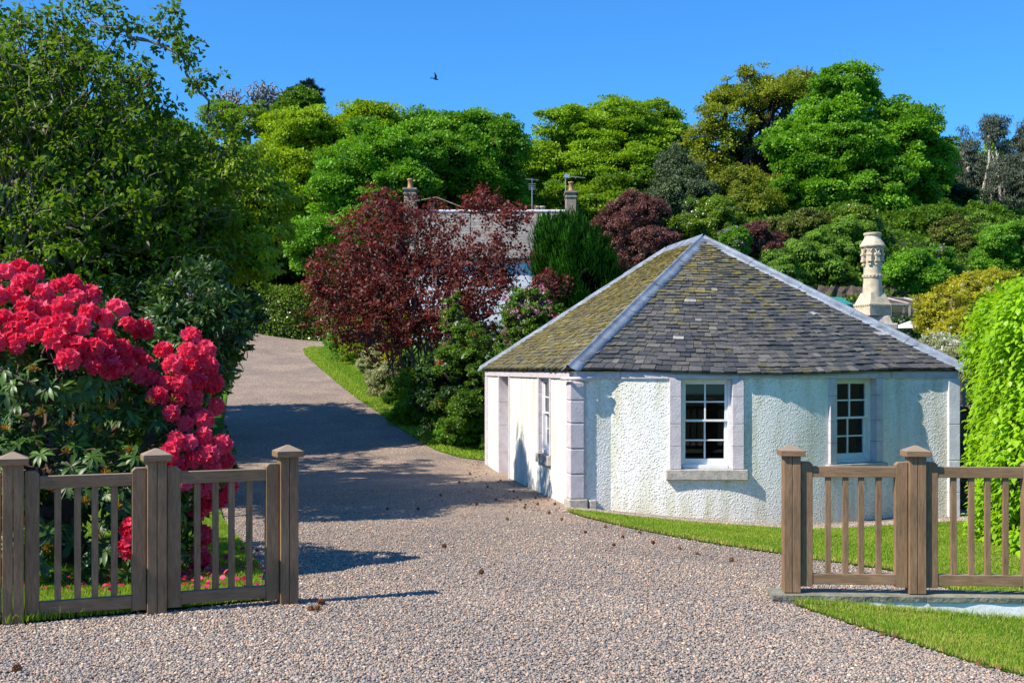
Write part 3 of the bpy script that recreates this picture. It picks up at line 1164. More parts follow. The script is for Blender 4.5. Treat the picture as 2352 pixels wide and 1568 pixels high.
# dark room behind the openings
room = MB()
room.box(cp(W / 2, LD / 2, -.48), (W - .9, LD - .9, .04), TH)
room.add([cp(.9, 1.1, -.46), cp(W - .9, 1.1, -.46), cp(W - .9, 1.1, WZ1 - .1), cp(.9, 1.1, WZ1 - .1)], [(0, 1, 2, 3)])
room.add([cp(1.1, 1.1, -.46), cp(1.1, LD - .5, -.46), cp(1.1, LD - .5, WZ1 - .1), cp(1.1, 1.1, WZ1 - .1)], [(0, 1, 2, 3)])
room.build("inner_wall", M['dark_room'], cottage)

# frieze band under the eaves
fr = MB()


def band(fn_in, params, z0, z1, mb):
    """closed strip: front face, top and bottom"""
    ps = sorted(params)
    n = len(ps)
    vs = []
    for p in ps:
        vs += [fn_in(p, .028, z0), fn_in(p, .028, z1), fn_in(p, -.03, z0), fn_in(p, -.03, z1)]
    fs = []
    for i in range(n - 1):
        a, b = 4 * i, 4 * (i + 1)
        fs += [(a, b, b + 1, a + 1), (a + 2, b + 2, b, a), (a + 1, b + 1, b + 3, a + 3)]
    fs += [(0, 1, 3, 2), (4 * n - 4, 4 * n - 2, 4 * n - 1, 4 * n - 3)]
    mb.add(vs, fs)


joints = [.12, .75, 1.5, 2.4, 3.2, 3.95, 4.75, 5.03, 5.6, W - INS + .02]
for a, b in zip(joints[:-1], joints[1:]):
    band(lambda p, o, z: wall_pt(min(p, W - INS - .001), o, z), list(np.linspace(a + .003, b - .003, 8)), 1.567, 1.672, fr)
tj = [.12, 1.6, 2.55, 3.6, 5.2, 6.5, LD - INS]
for a, b in zip(tj[:-1], tj[1:]):
    band(lambda p, o, z: cp(INS - o, p, z), [b - .003, a + .003][::-1], 1.567, 1.672, fr)
fr.build("frieze", M['painted_stone'], cottage)


def local_frame(kind, pos):
    """origin on the wall face and outward / sideways directions"""
    if kind == 'front':
        a = bow_ang(pos)
        o = wall_pt(pos)
        side = cp(math.cos(a), math.sin(a))       # along the wall, to the right
        out = cp(math.sin(a), -math.cos(a))
    else:
        o = cp(INS, pos)
        side = cp(0, -1)
        out = cp(-1, 0)
    return np.array([o[0], o[1], 0]), side, out


def obox(mb, fr_, x0, x1, d0, d1, z0, z1, tone=.5):
    """box in wall coordinates: x sideways, d outwards"""
    o, sd_, ou = fr_
    vs = []
    for z in (z0, z1):
        for x, d in ((x0, d1), (x1, d1), (x1, d0), (x0, d0)):
            vs.append(o + sd_ * x + ou * d + np.array([0, 0, z]))
    mb.add(vs, [(3, 2, 1, 0), (4, 5, 6, 7), (0, 1, 5, 4), (1, 2, 6, 5), (2, 3, 7, 6), (3, 0, 4, 7)], tone)


def sash_window(kind, pos, w, z0, z1, label, jamb=.165, sill=True, depth=.17, sillw=1.18):
    f = local_frame(kind, pos)
    sur = MB()
    hb = [z0, z0 + (z1 - z0) * .25, z0 + (z1 - z0) * .5, z0 + (z1 - z0) * .8, z1]
    for a, b in zip(hb[:-1], hb[1:]):
        obox(sur, f, -w / 2 - jamb, -w / 2, -depth - .08, .018, a + .002, b - .002)
        obox(sur, f, w / 2, w / 2 + jamb, -depth - .08, .018, a + .002, b - .002)
    obox(sur, f, -w / 2, w / 2, -depth - .08, .01, z1 - .004, z1 + .04)
    su = sur.build("window_surround", M['painted_stone'], cottage, bevel=.006)
    if label:
        su['label'] = label
    if sill:
        sl = MB()
        obox(sl, f, -sillw / 2, sillw / 2, -depth - .08, .06, z0 - .155, z0 - .003)
        sl.build("sill", M['raw_stone'], su, bevel=.012)
    wm = MB()
    q = .045                                                       # box frame
    obox(wm, f, -w / 2, -w / 2 + q, -depth - .06, -depth + .05, z0, z1)
    obox(wm, f, w / 2 - q, w / 2, -depth - .06, -depth + .05, z0, z1)
    obox(wm, f, -w / 2 + q, w / 2 - q, -depth - .06, -depth + .05, z1 - .045, z1 - .006)
    obox(wm, f, -w / 2 + q, w / 2 - q, -depth - .06, -depth + .06, z0, z0 + .055)
    zm = z0 + .055 + (z1 - z0 - .1) * .52
    for (b0, b1, d) in ((zm, z1 - .045, -depth + .012), (z0 + .055, zm + .03, -depth - .025)):
        st = .042
        hx = w / 2 - q
        lowr = .085 if d < -depth else .03
        obox(wm, f, -hx, -hx + st, d - .018, d + .018, b0, b1)
        obox(wm, f, hx - st, hx, d - .018, d + .018, b0, b1)
        obox(wm, f, -hx + st, hx - st, d - .018, d + .018, b0, b0 + lowr)
        obox(wm, f, -hx + st, hx - st, d - .018, d + .018, b1 - .035, b1)
        obox(wm, f, -.012, .012, d - .015, d + .015, b0 + lowr, b1 - .035)
        mid = (b0 + lowr + b1 - .035) / 2
        obox(wm, f, -hx + st, -.012, d - .015, d + .015, mid - .011, mid + .011)
        obox(wm, f, .012, hx - st, d - .015, d + .015, mid - .011, mid + .011)
    win = wm.build("window", M['white_paint'], cottage, bevel=.003)
    gl = MB()
    o, sd_, ou = f
    for (b0, b1, d) in ((zm + .03, z1 - .08, -depth + .008), (z0 + .14, zm, -depth - .03)):
        hx = w / 2 - q - .04
        gl.add([o + sd_ * a + ou * d + np.array([0, 0, z]) for a, z in ((-hx, b0), (hx, b0), (hx, b1), (-hx, b1))], [(0, 1, 2, 3)])
    gl.build("pane", M['glass'], win)


sash_window('front', win1['s'], win1['w'], win1['z0'], win1['z1'], "pale stone surround of the sunlit front window")
sash_window('front', win2['s'], win2['w'], win2['z0'], win2['z1'], "stone surround of the shaded front window", jamb=.13)
sash_window('left', (wl['t0'] + wl['t1']) / 2, wl['t1'] - wl['t0'], wl['z0'], wl['z1'],
            "surround of the window in the side wall", jamb=.10, depth=.10, sillw=1.0)
# door in the side wall
f = local_frame('left', (dl['t0'] + dl['t1']) / 2)
dw = dl['t1'] - dl['t0']
ds = MB()
for a, b in ((-.45, .05), (.05, .6), (.6, 1.05), (1.05, 1.563)):
    obox(ds, f, -dw / 2 - .09, -dw / 2 + .03, -.3, .018, a + .002, b - .002)
    obox(ds, f, dw / 2 - .03, dw / 2 + .09, -.3, .018, a + .002, b - .002)
obox(ds, f, -dw / 2 + .03, dw / 2 - .03, -.3, .01, 1.56, 1.6)
ds.build("door_surround", M['painted_stone'], cottage, bevel=.006)
dd = MB()
obox(dd, f, -dw / 2 + .03, dw / 2 - .03, -.27, -.22, -.45, 1.56)
for x in np.linspace(-dw / 2 + .1, dw / 2 - .1, 6):
    obox(dd, f, x - .06, x + .06, -.22, -.205, -.42, 1.53)
door = dd.build("door", M['white_paint'], cottage, bevel=.003)
dh = MB()
o, sd_, ou = f
dh.bar(o + sd_ * .38 + ou * -.2 + [0, 0, .5], o + sd_ * .38 + ou * -.13 + [0, 0, .5], .02, 8)
dh.build("door_handle", M['pad'], door)

# corner quoin, its small corbel and the rough plinth block
qn = MB()
zq = [-.18, .18, .55, .92, 1.25, 1.52]
for i, (a, b) in enumerate(zip(zq[:-1], zq[1:])):
    c = cp(.13, .17, (a + b) / 2)
    qn.box(cp(.105, .14, (a + b) / 2), (.21, .28, b - a - .016), TH)
    qn.box(cp(.128, .16, (a + b) / 2), (.236, .28, b - a + .004), TH)
qn.build("quoin", M['painted_stone'], cottage, bevel=.012)
pl = MB()
pl.box(cp(.12, .16, -.55), (.28, .36, .74), TH)
pl.box(cp(.34, .07, -.42), (.12, .16, .46), TH)
pl.build("plinth_block", M['raw_stone'], cottage, bevel=.02)
cb = MB()
cb.bar(cp(-.06, .30, 1.565), cp(-.04, -.06, 1.565), .028, 10)
cb.bar(cp(-.04, -.06, 1.565), cp(.36, -.04, 1.565), .028, 10)
cb.build("corner_pipe", M['painted_stone'], cottage, smooth=True)
qr = MB()
for a, b in ((-.9, -.2), (-.2, .3), (.3, .85), (.85, 1.565)):
    qr.box(cp(W - INS - .07, INS + .13, (a + b) / 2), (.19, .33, b - a - .006), TH)
q2 = qr.build("quoin", M['white_wall'], cottage, bevel=.008)
q2['label'] = "plain grey quoin at the far right corner"
ql = MB()
ql.box(cp(INS + .10, LD - INS - .14, .2), (.24, .3, 2.72), TH)
ql.build("quoin", M['painted_stone'], cottage, bevel=.008)

# roof
PA = cp(W / 2, W / 2, AP)
PB = cp(W / 2, LD - W / 2, AP)


def eave_front(a):
    s = a * W
    b = float(bow(s))
    if s <= S0 or s >= S1:
        b = 0
    # the slate edge follows the bow with easy bends
    b = .5 * b + .25 * float(bow(s - .25)) + .25 * float(bow(s + .25))
    return cp(s, -b, EZ - .13 * b)


def slate_face(base_fn, top_fn, ncourse, seed, moss0, moss1, mb, attr, length, slope):
    """base_fn(a), top_fn(a): a in 0..1; slates laid in diminishing courses between them"""
    rng = np.random.RandomState(seed)
    wts = np.linspace(1.35, .72, ncourse)
    hs = np.concatenate([[0], np.cumsum(wts)]) / wts.sum()
    lift = .012
    for i in range(ncourse):
        h0, h1 = hs[i], min(hs[i + 1] + (hs[i + 1] - hs[i]) * .9, 1.0)
        h0 = h0 - (.006 if i == 0 else 0)
        ln = length(h0)
        a = -rng.uniform(0, .12) / max(ln, .1)
        while a < 1:
            wd = rng.uniform(.085, .21) * (1.1 - .3 * hs[i])
            b = a + wd / max(ln, .15)
            aa, bb = max(a, 0), min(b, 1)
            a = b
            if bb - aa < 1e-3:
                continue
            g = .004 / max(ln, .15)
            aa2, bb2 = aa + g, bb - g

            def pt(x, h, up):
                p = base_fn(x) * (1 - h) + top_fn(x) * h
                n = slope(x, h)
                return p + n * up
            j0, j1 = rng.uniform(-.013, .013, 2) / 3.8
            th = rng.uniform(.014, .034)
            up1 = rng.uniform(.0, .006)
            vs = [pt(aa2, h0 + j0, lift + th), pt(bb2, h0 + j1, lift + th + rng.uniform(-.003, .006)),
                  pt(bb2, h1, lift - .004 + up1), pt(aa2, h1, lift - .004 + up1),
                  pt(aa2, h0 + j0 * 1.2, .002), pt(bb2, h0 + j1 * 1.2, .002)]
            vs[4] = vs[4]
            o = len(mb.v)
            mb.add(vs, [(0, 1, 2, 3), (4, 5, 1, 0), (4, 0, 3), (5, 2, 1)], rng.beta(2.3, 2.6) if rng.random() > .012 else 1.0)
            ms = moss0 + (moss1 - moss0) * hs[i] + rng.normal(0, .06)
            attr += [ms] * 4


def face_normal(p0, p1, p2):
    return unit(np.cross(p1 - p0, p2 - p0))


slates, moss = MB(), []
cA, cC = cp(0, 0, EZ), cp(W, 0, EZ)
cB, cD = cp(0, LD, EZ), cp(W, LD, EZ)
nf = face_normal(cA, cC, PA)
slate_face(eave_front, lambda a: PA, 46, 3, .20, .47, slates, moss, lambda h: W * (1 - h) * 1.03, lambda x, h: nf)
nl = face_normal(cB, cA, PA)
slate_face(lambda a: cB * (1 - a) + cA * a, lambda a: PB * (1 - a) + PA * a, 46, 4, .46, .56, slates, moss,
           lambda h: LD * (1 - h) + (LD - W) * h, lambda x, h: nl)
nr = face_normal(cC, cD, PB)
slate_face(lambda a: cC * (1 - a) + cD * a, lambda a: PA * (1 - a) + PB * a, 20, 5, .1, .3, slates, moss,
           lambda h: (LD * (1 - h) + (LD - W) * h) * .5, lambda x, h: nr)
nb = face_normal(cD, cB, PB)
slate_face(lambda a: cD * (1 - a) + cB * a, lambda a: PB, 20, 6, .1, .3, slates, moss, lambda h: W * (1 - h) * .5, lambda x, h: nb)
me = bpy.data.meshes.new("roof")
me.from_pydata(slates.v, [], slates.f)
for nm, arr in (('tone', slates.t), ('moss', moss)):
    at_ = me.attributes.new(nm, 'FLOAT', 'FACE')
    at_.data.foreach_set('value', arr)
roof = put("roof", me, M['slate'], cottage)
# sarking below the slates and the dark felt edge
un = MB()
ee = [eave_front(a) for a in np.linspace(0, 1, 41)]
n0 = len(ee)
dz = np.array([0, 0, -.02])
un.add([p + dz for p in ee] + [PA + dz], [(i, i + 1, n0) for i in range(n0 - 1)])
un.add([cB + dz, cA + dz, PA + dz, PB + dz], [(0, 1, 2, 3)])
un.add([cC + dz, cD + dz, PB + dz, PA + dz], [(0, 1, 2, 3)])
un.add([cD + dz, cB + dz, PB + dz], [(0, 1, 2)])
inn_ = [cp(max(INS, min(W - INS, a * W)), .5, EZ - .02) for a in np.linspace(0, 1, 41)]
for i in range(n0 - 1):                                              # soffit and felt fascia
    e0, e1 = ee[i] + dz * 2, ee[i + 1] + dz * 2
    un.add([e0 + Vv.tolist().__len__() * 0, e1, inn_[i + 1] - [0, 0, .03], inn_[i] - [0, 0, .03]], [(0, 1, 2, 3)])
un.add([cA + dz * 2, cB + dz * 2, cp(.5, LD, EZ - .05), cp(.5, 0, EZ - .05)], [(0, 1, 2, 3)])
wp = list(np.linspace(INS + .01, W - INS - .01, 50))
band(lambda p, o, z: wall_pt(p, o + .022, z), wp, 1.674, EZ - .022, un)
band(lambda p, o, z: cp(INS - o - .022, p, z), [INS, LD - INS], 1.674, EZ - .022, un)
un.build("sarking", M['felt'], roof)
# lead on hips and ridge
ld = MB()


def lead(p, q, n1, n2, wd=.135, seed=0):
    """folded lead with a round roll, laid in overlapping lengths from p up to q"""
    rng = np.random.RandomState(seed)
    d = q - p
    Ln = np.linalg.norm(d)
    d = d / Ln
    up = unit(n1 + n2)
    s1, s2 = unit(np.cross(n1, d)), unit(np.cross(d, n2))
    if s1 @ (n2) > 0:
        s1 = -s1
    if s2 @ (n1) > 0:
        s2 = -s2
    k = max(1, round(Ln / 1.05))
    for i in range(k):
        a0, a1 = i * Ln / k - .05, (i + 1) * Ln / k
        a0 = max(a0, -.05)
        rows_ = []
        m = 7
        for j in range(m):
            c = p + d * (a0 + (a1 - a0) * j / (m - 1))
            l0 = .036 + .008 * (1 - j / (m - 1))
            ww = wd + rng.uniform(-.008, .008)
            prof = [c + s1 * (ww + .004) + n1 * (l0 - .028), c + s1 * ww + n1 * l0, c + s1 * .05 + n1 * (l0 + .004)]
            for an in np.linspace(-70, 70, 7):
                r_ = math.radians(an)
                side = s2 if an > 0 else s1
                prof.append(c + up * (l0 + .006 + .036 * math.cos(r_)) + side * .036 * abs(math.sin(r_)) * 1.0)
            prof += [c + s2 * .05 + n2 * (l0 + .004), c + s2 * ww + n2 * l0, c + s2 * (ww + .004) + n2 * (l0 - .028)]
            rows_.append(prof)
        vs = [tuple(v_) for r_ in rows_ for v_ in r_]
        q_ = len(rows_[0])
        fs = [(j * q_ + x_, (j + 1) * q_ + x_, (j + 1) * q_ + x_ + 1, j * q_ + x_ + 1) for j in range(m - 1) for x_ in range(q_ - 1)]
        ld.add(vs, fs)


lead(cA, PA, nl, nf, .15, 1)
lead(cC, PA, nf, nr, .14, 2)
lead(cB, PB, nb, nl, .14, 3)
lead(cD, PB, nr, nb, .14, 4)
lead(PA, PB, nr, nl, .15, 5)
ld.lathe(PA + np.array([0, 0, -.04]), [(.20, -.08), (.12, .0), (.04, .035), (.0, .04)], 16)
lo_ = ld.build("hip_flashing", M['lead'], roof, smooth=True)

# gravel margin along the wall foot
rng = np.random.RandomState(77)
n = 16000
x = rng.uniform(.7, 7.3, n)
y = bl_far(x) - rng.uniform(-.3, .30, n)
z = gz(x, y) + .01
o = scatter_stones("gravel_margin", np.stack([x, y, z], -1), rng.uniform(.015, .035, n), rng)
o['label'] = "narrow gravel margin at the foot of the cottage wall"


# ------------------------------------------------------------------ fences
def post_mesh(x, z0, mbp, mbc, h=1.15, w=.135):
    for a, b in ((-1, -1), (1, -1), (1, 1), (-1, 1)):
        mbp.box((x + a * w / 4, b * w / 4, z0 + (h - .07) / 2), (w / 2 - .0035, w / 2 - .0035, h - .07))
    mbc.box((x, 0, z0 + h - .07 + .022), (.195, .195, .044))
    c = .0975
    zt = z0 + h - .07 + .044
    mbc.add([(x - c, -c, zt), (x + c, -c, zt), (x + c, c, zt), (x - c, c, zt), (x - .012, -.012, zt + .042), (x + .012, -.012, zt + .042),
             (x + .012, .012, zt + .042), (x - .012, .012, zt + .042)],
            [(0, 1, 5, 4), (1, 2, 6, 5), (2, 3, 7, 6), (3, 0, 4, 7), (4, 5, 6, 7)])


def fence(label, xs_, p0, p1, zb, post_label=None, pads=True):
    """p0..p1 plan line, xs_ = post distances along it from p0"""
    ang = math.atan2(p1[1] - p0[1], p1[0] - p0[0])
    o = empty("wooden_fence", (p0[0], p0[1], zb), label, "fence", rz=ang)
    for i, x_ in enumerate(xs_):
        a, c = MB(), MB()
        post_mesh(x_, 0, a, c)
        po = a.build("post", M['wood_v'], o, bevel=.004)
        c.build("post_cap", M['wood_h'], po, bevel=.005)
        if pads:
            pd = MB()
            pd.box((x_, 0, -.06), (.11, .11, .12))
            pd.build("post_shoe", M['pad'], po)
    for x0, x1 in zip(xs_[:-1], xs_[1:]):
        a0, a1 = x0 + .072, x1 - .072
        zt = 1.035
        for s0, s1, ch in ((a0, a0 + .092, 1), (a1 - .092, a1, -1)):
            st = MB()
            m_ = .022
            pr = [(s0, .045), (s1, .045), (s1, zt - (m_ if ch > 0 else 0)), (s1 - (m_ if ch > 0 else 0), zt),
                  (s0 + (m_ if ch < 0 else 0), zt), (s0, zt - (m_ if ch < 0 else 0))]
            pr = [p for i_, p in enumerate(pr) if i_ == 0 or p != pr[i_ - 1]]
            k = len(pr)
            st.add([(px_, -.036, pz) for px_, pz in pr] + [(px_, .036, pz) for px_, pz in pr],
                   [tuple(range(k)), tuple(range(2 * k - 1, k - 1, -1))] + [(j, j + k, (j + 1) % k + k, (j + 1) % k) for j in range(k)])
            st.build("stile", M['wood_v'], o, bevel=.003)
        r_ = MB()
        r_.box(((a0 + a1) / 2, 0, .955), (a1 - a0 - .186, .062, .085))
        r_.build("rail", M['wood_h'], o, bevel=.003)
        r_ = MB()
        r_.box(((a0 + a1) / 2, 0, .105), (a1 - a0 - .186, .062, .085))
        r_.build("rail", M['wood_h'], o, bevel=.003)
        gap = (a1 - a0 - .184) / 5
        for k in range(4):
            xb = a0 + .092 + gap * (k + 1) + (.004 if k % 2 else -.003)
            b_ = MB()
            b_.box((xb, 0, .53), (.043, .034, .765))
            b_.build("baluster", M['wood_v'], o, bevel=.002)
    return o


pL = [at(30, 1433, 7.90), at(358, 1411, 8.28), at(661, 1390, 8.63)]
d_ = (pL[2][:2] - pL[0][:2])
ln_ = np.linalg.norm(d_)
e_ = d_ / ln_
start = pL[0][:2] - e_ * .98
x1_ = .98
x2_ = .98 + (pL[1][:2] - pL[0][:2]) @ e_
fence("weathered brown wooden fence standing in grass before the red rhododendron", [0, x1_, x2_, .98 + ln_], start, pL[2][:2], -.02)
pR = [at(1817, 1358, 9.38), at(2097, 1362, 9.32), at(2382, 1366, 9.26)]
d_ = pR[2][:2] - pR[0][:2]
fence("brown wooden fence standing on the low white wall", [0, .975, 1.96, 2.93], pR[0][:2], pR[2][:2], -.068, pads=False)
# low wall with flagstone coping
angR = math.atan2(d_[1], d_[0])
lw = empty("low_wall", (pR[0][0], pR[0][1], -.3), "low white wall with grey flagstone coping under the right fence", "wall", rz=angR)
a = MB()
a.box((1.9, 0, -.0), (4.0, .26, .37))
a.build("wall_base", M['white_wall'], lw, bevel=.01)
a = MB()
rng = np.random.RandomState(3)
xs_ = [-.17, .55, 1.02, 1.75, 2.4, 3.1, 4.0]
for x0, x1 in zip(xs_[:-1], xs_[1:]):
    n_ = 10
    top, bot = [], []
    ex = np.linspace(x0 + .003, x1 - .003, n_)
    ed = -.147 + rng.uniform(-.012, .008, n_)
    vs = [(ex[i], ed[i], .226) for i in range(n_)] + [(ex[i], .165, .226) for i in range(n_)] + \
         [(ex[i], ed[i] + .012 * rng.random(), .187) for i in range(n_)] + [(ex[i], .165, .187) for i in range(n_)]
    fs = []
    for i in range(n_ - 1):
        fs += [(i, i + 1, n_ + i + 1, n_ + i), (2 * n_ + i, 2 * n_ + i + 1, i + 1, i), (3 * n_ + i, 3 * n_ + i + 1, 2 * n_ + i + 1, 2 * n_ + i)]
    fs += [(0, n_, 3 * n_, 2 * n_), (n_ - 1, 3 * n_ - 1, 4 * n_ - 1, 2 * n_ - 1)]
    a.add(vs, fs)
a.build("coping", M['coping'], lw)
a = MB()
a.box((-.12, 0, -.02), (.10, .3, .34), top=.8)
a.build("end_stone", M['white_wall'], lw, bevel=.01)

# ------------------------------------------------------------------ red rhododendron behind the left fence
def ray_lobes(px, py, lobes):
    d = np.array([(px - CX) / FPX, 1.0, -(py - HY) / FPX])
    o = np.array([0, 0, EYE])
    best = None
    for l in lobes:
        oo, dd_ = (o - l[:3]) / l[3:], d / l[3:]
        a_, b_, c_ = dd_ @ dd_, 2 * oo @ dd_, oo @ oo - 1
        D_ = b_ * b_ - 4 * a_ * c_
        if D_ > 0:
            t = (-b_ - math.sqrt(D_)) / (2 * a_)
            if best is None or t < best[0]:
                p = o + d * t
                best = (t, p, unit((p - l[:3]) / l[3:] ** 2))
    return best


RL = [lobe_px(40, 860, 240, 235, 10.6, depth=1.25), lobe_px(190, 900, 165, 205, 10.3, depth=1.0), lobe_px(150, 1160, 260, 230, 10.1, depth=1.25),
      lobe_px(420, 880, 78, 110, 10.5, depth=.5), lobe_px(350, 1080, 115, 210, 10.2, depth=.8), lobe_px(455, 1060, 80, 110, 10.3, depth=.55),
      lobe_px(-150, 1000, 260, 330, 10.9, depth=1.4), lobe_px(320, 1250, 130, 150, 10.0, depth=.8)]
rb = at(150, 1340, 10.6)
rhodo = empty("rhododendron", (rb[0], rb[1], float(gz(rb[0], rb[1]))), "large rhododendron covered in red pink flower trusses behind the left fence",
              "shrub")
RB = np.array(rhodo.location)
rng = np.random.RandomState(21)
C, Dn = shell_points(RL, 1500, rng, .80, 1.0)
per = 9
k = np.repeat(np.arange(len(C)), per)
ax = unit(Dn + np.array([0, 0, .5]) + rng.normal(size=Dn.shape) * .3)
e1 = unit(np.cross(ax, np.array([.3, .2, 1.0])))
e2 = np.cross(ax, e1)
an = np.tile(np.arange(per) * 2 * np.pi / per, len(C)) + rng.uniform(0, .5, len(k))
D = unit(e1[k] * np.cos(an)[:, None] + e2[k] * np.sin(an)[:, None] + ax[k] * rng.uniform(-.1, .5, len(k))[:, None] - np.array([0, 0, .35]))
Nn = unit(ax[k] + np.array([0, 0, .3]))
tone = .45 + rng.normal(size=len(k)) * .2 + (rng.normal(size=len(C)) * .12)[k]
put("foliage", leaves_mesh("foliage", C[k] - RB, D, Nn, rng.uniform(.085, .15, len(k)), tone, T_LONG, True), L['rhodo'], rhodo)
C2, _ = shell_points(RL, 260, rng, .3, .85)
mb = branch_net(RB, RB + np.array([0, 0, .5]), np.vstack([C2, C[::5]]), rng, .006, .08, .45)
st_ = mb.build("branches", M['bark_red'], None, smooth=True)
st_.data.transform(__import__('mathutils').Matrix.Translation(-Vector(RB)))
st_.parent = rhodo


def truss_mesh(seed, R=.085, nf=15):
    """a dome of ruffled funnel flowers"""
    rng = np.random.RandomState(seed)
    V, Fq, tn = [], [], []
    for i in range(nf):
        zc = 1 - 1.35 * (i + .5) / nf
        ph = i * 2.399963 + rng.uniform(-.2, .2)
        r_ = math.sqrt(max(0, 1 - zc * zc))
        ax_ = unit(np.array([r_ * math.cos(ph), r_ * math.sin(ph), zc]))
        e1_ = unit(np.cross(ax_, [.1, .3, 1.0]))
        e2_ = np.cross(ax_, e1_)
        fr_ = rng.uniform(.036, .050)
        c0 = ax_ * R * .45
        o_ = len(V)
        V.append(c0)
        m_ = 15
        for ring, (rr, hh) in enumerate(((.42, .46), (1.0, .62))):
            for q in range(m_):
                a_ = 2 * math.pi * q / m_
                lob = (1 + .22 * math.cos(5 * a_) + rng.uniform(-.06, .06)) if ring else 1
                ruf = (.10 * math.sin(5 * a_ + 1) + rng.uniform(-.17, .17)) if ring else 0
                V.append(c0 + (e1_ * math.cos(a_) + e2_ * math.sin(a_)) * fr_ * rr * lob + ax_ * (fr_ * (hh * 1.2 + ruf) + (.008 if ring else 0)))
        base_t = rng.uniform(.1, .8)
        for q in range(m_):
            q2_ = (q + 1) % m_
            Fq.append((o_, o_ + 1 + q, o_ + 1 + q2_, o_ + 1 + q2_))
            tn.append(base_t + .25)
            Fq.append((o_ + 1 + q, o_ + 1 + m_ + q, o_ + 1 + m_ + q2_, o_ + 1 + q2_))
            tn.append(base_t + rng.uniform(-.3, .3))
    me_ = bpy.data.meshes.new("flower_truss")
    me_.from_pydata([tuple(v_) for v_ in V], [], [f_ if f_[2] != f_[3] else f_[:3] for f_ in Fq])
    at__ = me_.attributes.new('tone', 'FLOAT', 'FACE')
    at__.data.foreach_set('value', np.clip(tn, 0, 1).astype(np.float32))
    me_.polygons.foreach_set('use_smooth', [True] * len(me_.polygons))
    me_.materials.append(M['petal'])
    return me_


def inside(poly, x, y):
    c = False
    for i in range(len(poly)):
        x1, y1 = poly[i]
        x2, y2 = poly[i - 1]
        if (y1 > y) != (y2 > y) and x < (x2 - x1) * (y - y1) / (y2 - y1) + x1:
            c = not c
    return c


TM = [truss_mesh(s) for s in range(5)]
polys = [([(-30, 600), (60, 620), (150, 612), (215, 665), (300, 690), (350, 725), (320, 770), (285, 800), (290, 860), (150, 850), (110, 790), (-30, 800)], 60),
         ([(370, 765), (440, 775), (485, 830), (480, 890), (385, 850)], 9),
         ([(270, 790), (330, 830), (395, 870), (500, 900), (505, 950), (470, 980), (400, 1000), (380, 930), (270, 850)], 14),
         ([(400, 980), (450, 960), (520, 1040), (540, 1090), (500, 1150), (400, 1130), (370, 1040)], 14),
         ([(440, 1140), (480, 1130), (470, 1230), (500, 1300), (430, 1330), (425, 1200)], 4), ([(280, 1200), (305, 1200), (305, 1330), (280, 1320)], 2)]
spots = []
for poly, cnt in polys:
    xs_, ys_ = [p[0] for p in poly], [p[1] for p in poly]
    got, tries = 0, 0
    while got < cnt and tries < 6000:
        tries += 1
        x_, y_ = rng.uniform(min(xs_), max(xs_)), rng.uniform(min(ys_), max(ys_))
        if not inside(poly, x_, y_):
            continue
        if any((x_ - a_) ** 2 + (y_ - b_) ** 2 < 32 ** 2 for a_, b_ in spots):
            continue
        hit = ray_lobes(x_, y_, RL)
        if hit is None:
            continue
        spots.append((x_, y_))
        got += 1
        p, nn = hit[1], hit[2]
        dirv = Vector(unit(nn + np.array([0, 0, .25]) + rng.normal(size=3) * .15))
        t_ = put("flower_truss", TM[rng.randint(5)], None, rhodo)
        t_.location = tuple(p + nn * .02 - RB)
        t_.rotation_euler = dirv.to_track_quat('Z', 'Y').to_euler()
        t_.scale = (rng.uniform(.82, 1.2),) * 3
# spent flower heads on the shaded flank
sh = MB()
for i in range(26):
    a_, e_1 = rng.uniform(0, 2 * math.pi), rng.uniform(.1, 1.3)
    d3 = np.array([math.cos(a_) * math.cos(e_1), math.sin(a_) * math.cos(e_1), math.sin(e_1)])
    sh.bar((0, 0, 0), d3 * rng.uniform(.04, .075), .0035, 3, .002, tone=rng.random())
shm = sh.build("seed_head", M['spent'], rhodo)
sp2 = [(85, 855), (100, 945), (160, 990), (215, 985), (270, 945), (340, 935), (385, 930), (20, 1000), (235, 1095), (190, 1155),
       (260, 1165), (45, 1090), (120, 1130), (300, 1130), (215, 1225), (330, 1240), (110, 1250), (60, 1200), (150, 1050), (300, 1040)]
for i, (x_, y_) in enumerate(sp2):
    hit = ray_lobes(x_, y_, RL)
    if hit is None:
        continue
    c_ = shm if i == 0 else copy_tree(shm, rhodo)
    c_.location = tuple(hit[1] + hit[2] * .05 - RB)
    c_.rotation_euler = Vector(unit(hit[2] + np.array([0, 0, .8]))).to_track_quat('Z', 'Y').to_euler()
# fallen petals on the grass
n = 420
x = rng.normal(-2.75, .5, n)
y = rng.normal(9.7, .7, n)
ok = (x < -1.9) & (y > 8.75)
x, y = x[ok], y[ok]
Pp = np.stack([x, y, gz(x, y) + .075], -1)
o = put("fallen_petals", leaves_mesh("fallen_petals", Pp, rng.normal(size=Pp.shape) * [1, 1, .3], rng.normal(size=Pp.shape) * .5 + [0, 0, 1],
                                     rng.uniform(.035, .07, len(x)), rng.random(len(x)), T_BROAD), M['petal_fallen'])
tag(o, "pink petals fallen on the grass under the rhododendron", "petals", kind='stuff')


